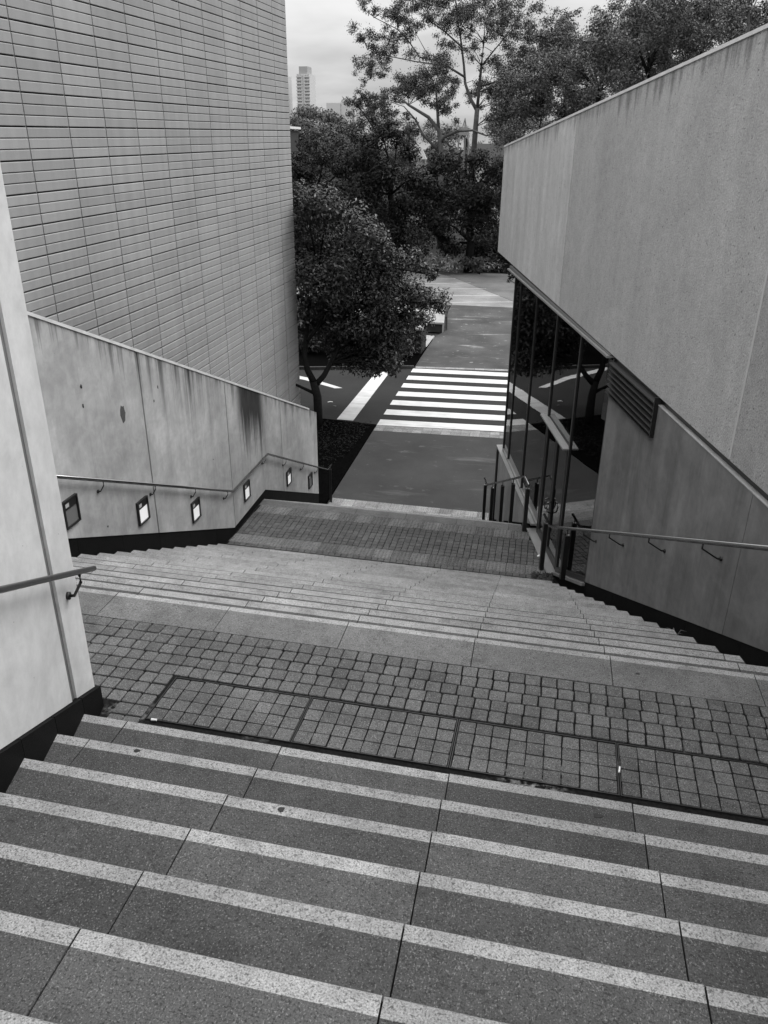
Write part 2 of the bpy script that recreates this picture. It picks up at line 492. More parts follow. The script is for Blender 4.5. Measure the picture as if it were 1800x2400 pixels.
# ------------------------------------------------------------------ stairs and landings
stairs = thing('staircase', (0, 6, 0), 'wide granite staircase in three flights running down to the road', kind='structure')
def slab(mb, xl, xr, yb, yf, z, t, strip, jl, jr):
    """one step stone: xl, xr are functions of y (its side joints), dark tread with a pale nosing strip"""
    c = .006
    prof = [(yb, z - t), (yb, z), (yf - strip, z), (yf - c, z), (yf, z - c), (yf, z - t)]
    a = [(xl(y) + jl, y, zz) for y, zz in prof]; b = [(xr(y) - jr, y, zz) for y, zz in prof]
    v = a + b; n = 6
    fs = []
    mis = [0, 0, 1, 1, 0, 0]
    bi = len(mb.v)
    mb.v += v
    for i in range(n):
        j = (i + 1) % n
        mb.f.append((bi + i, bi + j, bi + n + j, bi + n + i)); mb.mi.append(mis[i])
    mb.f.append(tuple(bi + k for k in range(n))[::-1]); mb.f.append(tuple(bi + n + k for k in range(n))); mb.mi += [0, 0]
def flight(kr, nf, yb_of, j_of, drift, xleft, xright, strip, dark, pal, tt):
    core = MB()
    for k in kr:
        yf, z = nf(k); yb = yb_of(k)
        j0 = j_of(k)
        xs = [j0 + .913 * i for i in range(-12, 13)]
        lo, hi = xleft(yf), xright(yf)
        xs = [x for x in xs if lo + .13 < x < hi - .10]
        edges = [None] + xs + [None]
        for i in range(len(edges) - 1):
            a, b = edges[i], edges[i + 1]
            xl = xleft if a is None else (lambda y, a=a: a - .024 * (y - yf))
            xr = xright if b is None else (lambda y, b=b: b - .024 * (y - yf))
            mb = MB()
            dz = random.uniform(-.0012, .0012)
            slab(mb, xl, xr, yb, yf + random.uniform(-.002, .002), z + dz, tt, strip(k), 0 if a is None else .003, 0 if b is None else .003)
            mb.build('step_stone', [dark if k <= 0 else GRAN_D, pal], stairs)
        core.prism([(xleft(yb) - .1, yb - .01, z - .6), (xright(yb) + .02, yb - .01, z - .6), (xright(yf) + .02, yf - .012, z - .6), (xleft(yf) - .1, yf - .012, z - .6)],
                   [(xleft(yb) - .1, yb - .01, z - .012), (xright(yb) + .02, yb - .01, z - .012), (xright(yf) + .02, yf - .012, z - .012), (xleft(yf) - .1, yf - .012, z - .012)])
    return core
xRs = lambda y: xR(y)
c1 = flight(range(-11, 1), n1, lambda k: n1(k - 1)[0] - .012, lambda k: -.3359 - .0087 * k, 0, lambda y: xP(y) + .012, lambda y: xR(y) - .01, lambda k: .064, GRAN_D, GRAN_L, .155)
c1.build('stair_core', GROUT, stairs)
c2 = flight(range(0, 17), n2, lambda k: 4.332 if k == 0 else n2(k - 1)[0] - .012, lambda k: -1.2823 - .0087 * k, 0, lambda y: xL(y) + .01, xRs, lambda k: .058 if k == 0 else .084, GRAN_M, GRAN_L2, .155)
c2.build('stair_core', GROUT, stairs)
c3 = flight(range(0, 12), n3, lambda k: 12.425 if k == 0 else n3(k - 1)[0] - .012, lambda k: -2.37 - .0087 * k, 0, lambda y: xL(y) + .01, xRs, lambda k: .03 if k == 0 else .08, GRAN_M, GRAN_L2, .155)
c3.build('stair_core', GROUT, stairs)
# the top plaza behind the viewer
yt, zt = n1(-11)
mb = MB(); mb.prism([(-6, -12, zt - .5), (8, -12, zt - .5), (8, yt - .02 - G1, zt - .5), (-6, yt - .02 - G1, zt - .5)], [(-6, -12, zt), (8, -12, zt), (8, yt - .02 - G1, zt), (-6, yt - .02 - G1, zt)])
mb.build('plaza_slab', GRAN_M, stairs)

def cobble_mesh(sx, sy, h, seed, bev=.007, cut=.012):
    rnd = random.Random(seed)
    j = lambda s: rnd.uniform(-s, s)
    hx, hy = sx / 2, sy / 2
    ring = []
    for cx_, cy_ in ((-1, -1), (1, -1), (1, 1), (-1, 1)):
        c = cut * rnd.uniform(.5, 1.4)
        X, Y = cx_ * (hx + j(.002)), cy_ * (hy + j(.002))
        if cx_ * cy_ > 0: ring += [(X - cx_ * c * 0, Y - cy_ * c), (X - cx_ * c, Y)] if True else []
        else: ring += [(X - cx_ * c, Y), (X, Y - cy_ * c)]
    # order the ring by angle
    ring.sort(key=lambda p: math.atan2(p[1], p[0]))
    top = [(x * (1 - bev / hx), y * (1 - bev / hy), j(.0012)) for x, y in ring]
    mid = [(x, y, -bev) for x, y in ring]
    bot = [(x, y, -h) for x, y in ring]
    mb = MB()
    mb.poly(top + mid + bot, [tuple(range(8))] + [(i, (i + 1) % 8, 8 + (i + 1) % 8, 8 + i) for i in range(8)] + [(8 + i, 8 + (i + 1) % 8, 16 + (i + 1) % 8, 16 + i) for i in range(8)])
    return mb.mesh('cobble', COBBLE)
COBS = [cobble_mesh(.0935, .0965, .03, k, .003, .007) for k in range(8)]
COBS2 = [cobble_mesh(.0935, .0995, .03, 20 + k, .003, .004) for k in range(6)]

# upper landing
land1 = thing('upper_landing', (0, 4, Z1), 'cobbled upper landing at the foot of the nearest flight', kind='structure')
mb = MB()
mb.prism([(-4.9, 3.13, Z1 - .3), (xR(3.13), 3.13, Z1 - .3), (xR(4.34), 4.33, Z1 - .3), (-4.9, 4.33, Z1 - .3)], [(-4.9, 3.13, Z1 - .010), (xR(3.13), 3.13, Z1 - .010), (xR(4.34), 4.33, Z1 - .010), (-4.9, 4.33, Z1 - .010)])
mb.build('joint_bed', GROUT, land1)
def cob(me, x, y, z, rz=0): return (me, (x, y, z + random.uniform(-.002, .0015)), rz + random.uniform(-.013, .013), (random.uniform(.975, 1.015), random.uniform(.975, 1.015), 1))
items = []
CX0 = -2.2
for r in range(6):
    y = 3.214 + r * .1072
    for i in range(12):
        x = CX0 - .075 - .1018 * i
        if x > (xP(y) + .05 if y < 3.46 else -3.0): items.append(cob(random.choice(COBS), x, y, Z1))
for r in range(5):
    y = 3.857 + r * .1055
    for i in range(60):
        x = CX0 - 1.0 + .1018 * i + .01 * math.sin(r * 2.3) - .0025 * r
        if -3.05 < x < xR(y) - .04: items.append(cob(random.choice(COBS), x, y, Z1))
for me, loc, rz, sc in items[:300]: inst('cobble', me, loc, land1, rz, sc)
items2 = items[300:]
for r in range(11):
    y = 3.224 + r * .1055
    for i in range(17):
        x = -3.095 - .1018 * i
        items2.append(cob(random.choice(COBS), x, y, Z1))
join_insts('cobble_field', items2, COBBLE, land1)
# access covers with inset cobbles
names = ['paved access cover at the left end of the row, nearest the pale near wall', 'paved access cover second from the left end of the row on the landing',
         'paved access cover third from the left end of the row on the landing', 'paved access cover at the right end of the row on the landing']
for i in range(4):
    x0 = CX0 + i * .9185; y0, y1 = 3.368, 3.786
    t = thing('access_cover', (x0 + .455, 3.575, Z1), names[i], 'access cover', 'paved access covers in the upper landing')
    mb = MB()
    w = .0045
    for a in ((x0, x0 + .912, y0, y0 + w), (x0, x0 + .912, y1 - w, y1), (x0, x0 + w, y0 + w, y1 - w), (x0 + .912 - w, x0 + .912, y0 + w, y1 - w)):
        mb.box(a[0], a[1], a[2], a[3], Z1 - .009, Z1 + .001)
    mb.build('frame', DARKM, t)
    mb = MB(); mb.box(x0 + .012, x0 + .90, y0 + .012, y1 - .012, Z1 - .0098, Z1 - .007); mb.build('tray', GROUT, t)
    for r in range(4):
        for c in range(9):
            me, loc, rz, sc = cob(random.choice(COBS2), x0 + .0065 + .05 + .1 * c, y0 + .008 + .0502 + .1005 * r, Z1 - .001)
            inst('cobble', me, loc, t, rz, (sc[0] * .985, sc[1] * .94, .2))

# lower landing
land2 = thing('lower_landing', (-2.4, 11.5, Z2), 'cobbled lower landing between two rows of tactile tiles', kind='structure')
mb = MB()
ya, yb = 10.47, 12.424
mb.prism([(xL(ya) - .1, ya, Z2 - .3), (xR(ya) + .3, ya, Z2 - .3), (xR(yb) + .3, yb, Z2 - .3), (xL(yb) - .1, yb, Z2 - .3)], [(xL(ya) - .1, ya, Z2 - .009), (xR(ya) + .3, ya, Z2 - .009), (xR(yb) + .3, yb, Z2 - .009), (xL(yb) - .1, yb, Z2 - .009)])
mb.build('joint_bed', GROUT, land2)
items = []
for r in [-1] + list(range(8)):
    y = 10.866 if r < 0 else 11.236 + .0545 + r * .1092
    for i in range(70):
        x = -5.1 + .1021 * i - .0245 * (y - 11)
        if xL(y) + .05 < x < xR(y) + .12: items.append(cob(random.choice(COBS2), x, y, Z2))
for me, loc, rz, sc in items[:300]: inst('cobble', me, loc, land2, rz, sc)
join_insts('cobble_field', items[300:], COBBLE, land2)
def tactile(sx, sy, n, mat, dome=True):
    mb = MB(); mb.box(-sx / 2, sx / 2, -sy / 2, sy / 2, -.02, 0)
    for i in range(n):
        for j in range(n):
            x = (i + .5) / n * sx - sx / 2; y = (j + .5) / n * sy - sy / 2
            rr = .0225
            a = [(x + rr * math.cos(q * math.pi / 3), y + rr * math.sin(q * math.pi / 3), 0) for q in range(6)]
            b = [(x + rr * .6 * math.cos(q * math.pi / 3), y + rr * .6 * math.sin(q * math.pi / 3), .012) for q in range(6)]
            mb.poly(a + b, [(q, (q + 1) % 6, 6 + (q + 1) % 6, 6 + q) for q in range(6)] + [tuple(range(6, 12))])
    return mb.mesh('tactile_tile', mat)
TT = [tactile(.298, .302, 5, TACT_D), tactile(.298, .302, 5, TACT_D)]
TP = tactile(.298, .302, 5, TACT_L)
for yc, off in ((11.07, .0), (12.266, .03)):
    for j in range(-10, 12):
        x = -2.15 + off + .3058 * j - .0245 * (yc - 11)
        if xL(yc) + .14 < x < xR(yc) + (.2 if yc < 11.5 else .1): inst('tactile_tile', random.choice(TT), (x, yc, Z2 + random.uniform(-.001, .001)), land2)
for yc in (17.30, 16.995):
    for j in range(13):
        x = -5.03 + .3058 * j
        inst('tactile_tile', TP, (x, yc, .004 + random.uniform(-.001, .001)), path)
# ribbed pavers beside the crossing
def paver(sx, sy, ribs):
    mb = MB(); mb.box(-sx / 2, sx / 2, -sy / 2, sy / 2, -.02, 0)
    if ribs:
        for i in range(6):
            x = (i + .5) / 6 * sx - sx / 2
            mb.prism([(x - .014, -sy * .45, 0), (x + .014, -sy * .45, 0), (x + .014, sy * .45, 0), (x - .014, sy * .45, 0)], [(x - .008, -sy * .44, .007), (x + .008, -sy * .44, .007), (x + .008, sy * .44, .007), (x - .008, sy * .44, .007)])
    return mb.mesh('paver', BRICKP)
PV0, PV1, PV2 = paver(.292, .268, False), paver(.292, .268, True), paver(.385, .24, False)
for r in range(2):
    for i in range(18):
        x = -5.235 + .2985 * i; y = 22.90 + r * .2765 + .055 * (x + 5.2)
        inst('paver', PV1 if (i < 6 or random.random() < .45) else PV0, (x, y, .005 + random.uniform(-.0015, .0015)), path, .055)
for i in range(14):
    x = -5.33 + .392 * i; y = 30.80 + .115 * (x + 5.4)
    inst('paver', PV2, (x, y, .004), path2, .115)

# ------------------------------------------------------------------ left retaining wall
CT = lambda y: 9.272 - .409 * y                     # top of the wall
def bot(y): return 4.143 - .4477 * (y - 6.715) if y < 11.22 else (2.13 + .0194 * (y - 11.22) if y < 12.823 else 2.161 - .448 * (y - 12.823))
lw = thing('retaining_wall', (-5.1, 10, 2), 'stained concrete wall stepping down the left side of the stairs, with wall lamps', 'wall')
js = [3.2, 6.03, 8.65, 11.27, 13.9, 16.42]
for a, b in zip(js, js[1:]):
    ys = sorted({a + .014, b - .014} | {q for q in (11.22, 12.823) if a < q < b})
    pts = [(y, bot(y)) for y in ys] + [(y, CT(y)) for y in (b - .014, a + .014)]
    mb = MB(); wall(mb, Wl, pts, -.24, random.uniform(-.002, .002)); mb.build('concrete_panel', CONC_L, lw)
mb = MB(); wall(mb, Wl, [(3.2, bot(3.2) - .3), (11.22, 1.8), (16.40, .1), (16.40, CT(16.4) - .05), (3.2, CT(3.2) - .05)], -.22, -.03); mb.build('wall_core', CONC_J, lw)
mb = MB(); wall(mb, Wl, [(3.2, CT(3.2)), (15.82, CT(15.82)), (15.82, CT(15.82) + .035), (3.2, CT(3.2) + .035)], -.26, .012); mb.build('coping', COPING, lw)
# black granite skirting stones
sy = 3.2
while sy < 16.3:
    e = min(sy + .913, 16.42)
    ys = sorted({sy + .002, e - .002} | {q for q in (11.22, 12.823) if sy < q < e})
    pts = [(y, bot(y) - .62) for y in ys] + [(y, bot(y) - .004) for y in reversed(ys)]
    mb = MB(); wall(mb, Wl, pts, -.2, -.012); mb.build('skirting_stone', BLACKST, lw)
    sy = e
# chips and holes in the concrete
for y, z, rx, rz_ in ((8.149, 5.102, .055, .11), (7.373, 5.651, .018, .022), (7.351, 5.444, .012, .026), (9.083, 5.171, .015, .02), (8.941, 5.028, .012, .018), (7.47, 3.93, .012, .012), (10.6, 3.6, .01, .012)):
    mb = MB(); rnd = random.Random(int(y * 100))
    ring = [(y + rx * rnd.uniform(.7, 1.2) * math.cos(k * math.pi / 6), z + rz_ * rnd.uniform(.75, 1.2) * math.sin(k * math.pi / 6)) for k in range(12)]
    wall(mb, Wl, ring, -.02, .0035); mb.build('concrete_chip', m_plain('chipped_concrete', .085, .9, .2, 0, .3, 40) if y == 8.149 else DARKM, lw)
# recessed wall lamps
lam = [(6.80, 4.428, 0, 'first wall lamp on the left wall, unlit and cut off by the pale near wall'), (8.29, 3.767, 1, 'lit wall lamp just left of the middle joint of the stained wall'),
       (9.80, 3.10, 1, 'lit wall lamp above the lower half of the middle flight'), (11.865, 2.545, 1, 'lit wall lamp under the level part of the left handrail'),
       (14.21, 1.862, 1, 'small lit wall lamp on the lowest wall panel'), (15.71, 1.176, 0, 'unlit wall lamp nearest the end post of the left wall')]
for y, zc_, on, lab in lam:
    t = thing('wall_lamp', Wl(y, 0, zc_), lab, 'wall lamp', 'recessed lamps along the left wall')
    w, h = .137, .158
    sh = 0
    mb = MB()
    for a in ((y - w, y + w, zc_ + h - .018, zc_ + h), (y - w, y + w, zc_ - h, zc_ - h + .018), (y - w, y - w + .02, zc_ - h + .018, zc_ + h - .018), (y + w - .02, y + w, zc_ - h + .018, zc_ + h - .018)):
        wall(mb, Wl, [(a[0], a[2]), (a[1], a[2]), (a[1], a[3]), (a[0], a[3])], -.01, .03)
    mb.build('frame', BLACKM, t)
    mb = MB(); wall(mb, Wl, [(y - w + .02, zc_ + .05), (y + w - .02, zc_ + .05), (y + w - .02, zc_ + h - .018), (y - w + .02, zc_ + h - .018)], -.01, .02); mb.build('hood', BLACKM, t)
    mb = MB(); wall(mb, Wl, [(y - w + .02, zc_ - h + .018), (y + w - .02, zc_ - h + .018), (y + w - .02, zc_ + .05), (y - w + .02, zc_ + .05)], -.01, .012); mb.build('lens', LENS_ON if on else LENS_OFF, t)
    mb = MB(); wall(mb, Wl, [(y - .095, zc_ + .075), (y - .03, zc_ + .075), (y - .03, zc_ + .118), (y - .095, zc_ + .118)], .018, .0225); mb.build('label_plate', LABELM, t)

def bracket(rail_pt, wall_pt, nrm, parent, r=.007):
    """bent rod from under the rail back and down to a round rose on the wall"""
    a, b = Vector(rail_pt), Vector(wall_pt)
    mb = MB()
    mb.tube([a, a + Vector((0, 0, -.045)), b + nrm * .035, b], r, 8)
    mb.tube([b + nrm * .012, b - nrm * .004], .022, 12)
    mb.build('bracket', BLACKM, parent, True)
hr = thing('handrail', Wl(10, .07, 3), 'steel handrail fixed to the stained left wall, ending at a black post', 'handrail')
RL = [Wl(y, .075, z) for y, z in ((3.4, 6.383), (11.11, 2.856), (12.86, 2.866), (16.95, .962), (17.25, .962))]
mb = MB(); mb.tube(RL, .021, 12); mb.build('rail', STEEL, hr, True)
def rz(y): return np.interp(y, [3.4, 11.11, 12.86, 16.95, 17.3], [6.383, 2.856, 2.866, .962, .962])
for y in (5.1, 6.25, 7.394, 8.565, 9.721, 10.879, 12.74, 13.894, 15.044, 16.1):
    z = float(rz(y)) - .02
    bracket(Wl(y, .075, z), Wl(y - .02, 0, z - .115), Vector((1, .0245, 0)).normalized(), hr)
def post(mb, x, y, z0, z1, w=.03, d=None):
    c, s = B.y, B.x
    rz_ = [(-w, -w), (w, -w), (w, w), (-w, w)]
    mb.prism([(x + a * c + b * s, y - a * s + b * c, z0) for a, b in rz_], [(x + a * c + b * s, y - a * s + b * c, z1) for a, b in rz_])
mb = MB(); post(mb, *Wl(17.2, .075, 0)[:2], 0, .87); mb.build('post', BLACKM, hr)
mb = MB(); x, y, _ = Wl(17.2, .075, 0); mb.tube([(x, y, .87), (x, y, .95)], .009, 8); mb.build('post_stem', STEEL, hr, True)

# ------------------------------------------------------------------ pale near wall on the left
pw = thing('near_wall', Wp(-1.5, -.2, 5.2), 'tall pale concrete wall close by on the left, with a vertical groove', 'wall')
pb = lambda s: 5.172 - .462 * s
for a, b in ((-9, -5.6), (-5.59, -2.83), (-2.82, -.088), (-.012, .258)):
    mb = MB(); wall(mb, Wp, [(a, pb(a)), (b, pb(b)), (b, 10.6), (a, 10.6)], -.42, 0 if b < 0 else -.004); mb.build('concrete_panel', CONC_P, pw)
mb = MB(); wall(mb, Wp, [(-9, pb(-9) - .8), (.24, 4.6), (.24, 10.5), (-9, 10.5)], -.40, -.02); mb.build('wall_core', CONC_J, pw)
cuts = [.283] + [-.010 - .366 * i for i in range(24)]
for e, s0 in zip(cuts, cuts[1:]):
    mb = MB(); wall(mb, Wp, [(s0 + .002, pb(s0) - .75), (e - .002, pb(e) - .75), (e - .002, pb(e) - .004), (s0 + .002, pb(s0) - .004)], -.41, .022)
    mb.build('skirting_stone', BLACKST, pw)
pr = thing('handrail', Wp(-1, .1, 6.2), 'dark steel handrail end on the pale near wall at left', 'handrail')
pz = lambda s: 5.975 - .455 * s
mb = MB(); mb.tube([Wp(-8, .09, pz(-8)), Wp(.31, .09, pz(.31))], .0155, 14); mb.build('rail', m_plain('rail_dark_steel', .10, .35, .5, .6, .3, 60), pr, True)
for s in (-4.6, -3.45, -2.3, -1.15, .09):
    bracket(Wp(s, .09, pz(s) - .02), Wp(s + .02, 0, pz(s) - .16), NB, pr, .009)

# ------------------------------------------------------------------ right building: concrete over a glazed entrance
OW, OG = .17, .22                              # wall face and glass line, metres behind the step ends
rb = thing('concrete_building', (3, 12, 0), 'concrete building on the right with an overhanging upper wall above a glazed entrance', 'building')
ub = lambda s: 5.68 + .0255 * s                # underside of the upper wall
ut = lambda s: 8.035 + (13.08 - s) * .0722     # its top edge
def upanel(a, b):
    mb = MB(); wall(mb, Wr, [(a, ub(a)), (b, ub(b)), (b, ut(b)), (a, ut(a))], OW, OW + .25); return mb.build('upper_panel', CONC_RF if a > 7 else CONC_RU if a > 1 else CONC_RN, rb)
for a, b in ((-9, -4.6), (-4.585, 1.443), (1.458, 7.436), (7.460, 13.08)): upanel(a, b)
mb = MB(); wall(mb, Wr, [(-9, ub(-9) + .02), (13.0, ub(13) + .02), (13.0, ut(13) - .03), (-9, ut(-9) - .03)], OW + .016, OW + .3); mb.build('wall_core', CONC_RU, rb)
mb = MB(); wall(mb, Wr, [(-9, ut(-9)), (13.09, ut(13.09)), (13.09, ut(13.09) + .03), (-9, ut(-9) + .03)], OW - .012, OW + .30); mb.build('coping', COPING, rb)
mb = MB(); wall(mb, Wr, [(1.436, ub(1.45) + .01), (1.465, ub(1.45) + .01), (1.465, ut(1.45) - .01), (1.436, ut(1.45) - .01)], OW - .004, OW + .02); mb.build('joint_sealant', m_plain('sealant_pale', .46, .7, .3), rb)
mb = MB(); wall(mb, Wr, [(7.434, ub(7.45) + .01), (7.462, ub(7.45) + .01), (7.462, ut(7.45) - .01), (7.434, ut(7.45) - .01)], OW + .011, OW + .03); mb.build('joint_sealant', m_plain('sealant_dark', .05, .8, .2), rb)
# roof, far end wall, floor and inside
mb = MB(); wall(mb, Wr, [(-9, 7.6), (13.07, 7.6), (13.07, 7.8), (-9, 7.8)], OW + .3, 12); mb.build('roof_slab', ROOFM, rb)
mb = MB(); wall(mb, Wr, [(12.85, 6.02), (13.08, 6.02), (13.08, 8.03), (12.85, 8.03)], OW + .26, 12); mb.build('end_wall', CONC_RU, rb)
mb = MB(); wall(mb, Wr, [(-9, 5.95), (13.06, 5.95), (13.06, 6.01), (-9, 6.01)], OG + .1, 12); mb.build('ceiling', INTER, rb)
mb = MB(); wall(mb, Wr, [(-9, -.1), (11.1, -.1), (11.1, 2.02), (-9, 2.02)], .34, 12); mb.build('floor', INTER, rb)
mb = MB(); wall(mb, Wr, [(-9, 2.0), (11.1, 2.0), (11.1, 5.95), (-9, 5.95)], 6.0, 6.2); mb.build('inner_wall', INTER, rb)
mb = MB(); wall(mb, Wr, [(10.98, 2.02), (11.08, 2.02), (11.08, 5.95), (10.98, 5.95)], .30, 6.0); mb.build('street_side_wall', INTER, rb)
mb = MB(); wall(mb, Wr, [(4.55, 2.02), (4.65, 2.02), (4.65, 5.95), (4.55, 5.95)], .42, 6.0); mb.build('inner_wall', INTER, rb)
# lower wall
lt = lambda s: ub(s) - .085
lb = lambda s: 4.77 - .436 * s if s > -.3 else (4.90 if s > -2.0 else 4.90 - .47 * (s + 2.0))
def lwall(a, b, za, zb):
    ss = sorted({a, b} | {q for q in (-.3, -2.0) if a < q < b})
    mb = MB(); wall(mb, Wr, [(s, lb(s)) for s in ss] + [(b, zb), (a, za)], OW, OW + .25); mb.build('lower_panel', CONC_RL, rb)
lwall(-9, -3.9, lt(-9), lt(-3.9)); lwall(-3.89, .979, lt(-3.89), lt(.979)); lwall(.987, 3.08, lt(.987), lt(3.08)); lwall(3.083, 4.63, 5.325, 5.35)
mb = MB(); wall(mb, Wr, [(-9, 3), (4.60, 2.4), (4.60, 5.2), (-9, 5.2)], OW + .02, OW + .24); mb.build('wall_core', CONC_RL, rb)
mb = MB(); wall(mb, Wr, [(-9, lt(-9) + .003), (3.08, lt(3.08) + .003), (3.08, lt(3.08) + .012), (-9, lt(-9) + .012)], OW - .006, OW + .08); mb.build('lower_coping', COPD, rb)
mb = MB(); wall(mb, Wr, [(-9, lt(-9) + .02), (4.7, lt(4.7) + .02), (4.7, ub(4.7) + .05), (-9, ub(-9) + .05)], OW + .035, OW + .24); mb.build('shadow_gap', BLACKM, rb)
# dark granite skirting in a slot beside the steps
for i in range(15):
    a = -9 + i * .97; b = a + .967
    if b > 4.7: b = 4.7
    mb = MB(); wall(mb, Wr, [(a, lb(a) - 1.1), (b, lb(b) - 1.1), (b, lb(b) - .006), (a, lb(a) - .006)], OW + .012, OW + .2); mb.build('skirting_stone', BLACKST, rb)
mb = MB()
nl = lambda s: (Z1 - (5.038 + s * B.y - 4.6745) * R2 / G2)
wall(mb, Wr, [(-.4, Z1 - .3), (6.0, nl(6.0) - .5), (6.0, nl(6.0) - .27), (-.4, Z1 - .12)], -.02, OW + .02); mb.build('slot_floor', BLACKST, rb)
mb = MB(); wall(mb, Wr, [(-9, 7.2), (-2, 4.3), (-2, Z1 - .02), (-9, 8.1)], -.02, OW + .02); mb.build('slot_floor', BLACKST, rb)
mb = MB(); wall(mb, Wr, [(-2, 4.3), (-.4, 4.3), (-.4, Z1 - .02), (-2, Z1 - .02)], -.02, OW + .02); mb.build('slot_floor', BLACKST, rb)
# louvre in the notch
lv = MB(); wall(lv, Wr, [(3.083, 5.33), (4.63, 5.352), (4.63, lt(4.63)), (3.083, lt(3.083))], OW + .10, OW + .24); lvo = lv.build('louvre', BLACKM, rb)
for i in range(6):
    z = 5.362 + i * .064
    mb = MB()
    pf = [(OW - .035, z), (OW - .035, z + .014), (OW + .09, z + .048), (OW + .09, z + .034)]
    mb.prism([Wr(3.10, o, zz - .003) for o, zz in pf], [Wr(4.68, o, zz + .021) for o, zz in pf]); mb.build('slat', DARKM, lvo)
mb = MB(); wall(mb, Wr, [(3.083, 5.332), (3.10, 5.332), (3.10, 5.755), (3.083, 5.755)], OW - .045, OW + .1); mb.build('louvre_frame', BLACKM, lvo)
mb = MB(); wall(mb, Wr, [(3.10, 5.330), (4.68, 5.352), (4.68, 5.360), (3.10, 5.338)], OW - .045, OW + .1); mb.build('louvre_frame', BLACKM, lvo)
# head flashing above the glass
mb = MB(); wall(mb, Wr, [(4.74, 5.752), (11.54, 5.846), (11.54, 5.872), (4.74, 5.778)], .115, OG + .03); mb.build('head_flashing', ALU, rb)
mb = MB(); wall(mb, Wr, [(4.74, 5.779), (11.5, 5.873), (11.5, 5.93), (4.74, 5.79)], OW - .02, OW + .1); mb.build('head_flashing', m_plain('flashing_grey', .12, .5, .4), rb)
# mullions and panes
zt_ = lambda s: 5.70 + .0138 * (s - 4.74)
sillz = lambda s: 2.135 + .030 * (s - 7.8)
slope = lambda s: 2.02 + (6.30 - s) * .443     # sloping bottom of the pane beside the stairs
def mull(s, z0, w=.03, d0=.20, d1=.30):
    mb = MB(); wall(mb, Wr, [(s - w, z0), (s + w, z0), (s + w, zt_(s) + .06), (s - w, zt_(s) + .06)], d0, d1); mb.build('mullion', DARKM, rb)
for s in (11.10, 10.52, 9.10): mull(s, sillz(s), .02)
mull(7.59, 2.03, .025); mull(6.19, 2.03, .025); mull(4.665, slope(4.665) - .02, .02, OW + .01)
def pane(pts, parent=rb, o=OG):
    mb = MB(); wall(mb, Wr, pts, o, o + .012); return mb.build('glass_pane', GLASS, parent)
for a, b in ((10.55, 11.07), (9.13, 10.49), (7.63, 9.07)): pane([(a, sillz(a) + .04), (b, sillz(b) + .04), (b, zt_(b) + .05), (a, zt_(a) + .05)])
pane([(6.23, 4.13), (7.55, 4.15), (7.55, 5.74), (6.23, 5.72)])
pane([(4.69, slope(4.69) + .05), (6.15, slope(6.15) + .05), (6.15, 5.72), (4.69, 5.70)])
for a, b in ((7.63, 9.07), (9.13, 10.49), (10.55, 11.07)):
    mb = MB(); wall(mb, Wr, [(a, sillz(a)), (b, sillz(b)), (b, sillz(b) + .05), (a, sillz(a) + .05)], OG - .03, OG + .06); mb.build('bottom_rail', ALU, rb)
mb = MB(); wall(mb, Wr, [(4.69, slope(4.69) - .02), (6.15, slope(6.15) - .02), (6.15, slope(6.15) + .055), (4.69, slope(4.69) + .055)], OG - .03, OG + .05); mb.build('bottom_rail', DARKM, rb)
mb = MB(); wall(mb, Wr, [(4.66, slope(4.66) - .075), (6.40, slope(6.40) - .075), (6.40, slope(6.40) - .03), (4.66, slope(4.66) - .03)], OW - .03, OG + .05); mb.build('sloping_sill', ALU, rb)
mb = MB(); wall(mb, Wr, [(4.60, slope(4.6) - 1.2), (6.4, 1.4), (6.4, slope(6.4) - .08), (4.60, slope(4.6) - .08)], OW + .012, .34); mb.build('skirting_stone', BLACKST, rb)
# door canopy ledge and doors
mb = MB(); wall(mb, Wr, [(6.17, 4.055), (7.70, 4.095), (7.70, 4.118), (6.17, 4.078)], .105, OG - .004); mb.build('door_ledge', ALU, rb)
mb = MB(); wall(mb, Wr, [(6.23, 4.04), (7.55, 4.07), (7.55, 4.14), (6.23, 4.115)], OG - .003, OG + .06); mb.build('transom', DARKM, rb)
for a, b, hs in ((6.24, 6.89, 6.82), (6.90, 7.54, 6.97)):
    mb = MB(); w = .055
    for q in ([(a, 2.05), (a + w, 2.05), (a + w, 4.03), (a, 4.03)], [(b - w, 2.05), (b, 2.05), (b, 4.04), (b - w, 4.04)], [(a + w, 2.05), (b - w, 2.05), (b - w, 2.15), (a + w, 2.15)], [(a + w, 3.95), (b - w, 3.95), (b - w, 4.03), (a + w, 4.03)]):
        wall(mb, Wr, q, OG - .02, OG + .03)
    dr = mb.build('door', DARKM, rb)
    pane([(a + w, 2.15), (b - w, 2.15), (b - w, 3.95), (a + w, 3.95)], dr)
    mb = MB(); mb.tube([Wr(hs, OG - .02, 2.95), Wr(hs, OG - .075, 2.93), Wr(hs, OG - .09, 2.85), Wr(hs, OG - .075, 2.77), Wr(hs, OG - .02, 2.75)], .011, 8); mb.build('handle', STEEL, dr, True)
mb = MB(); wall(mb, Wr, [(6.15, 2.005), (7.75, 2.005), (7.75, 2.036), (6.15, 2.036)], .06, .34); mb.build('threshold', ALU, rb)
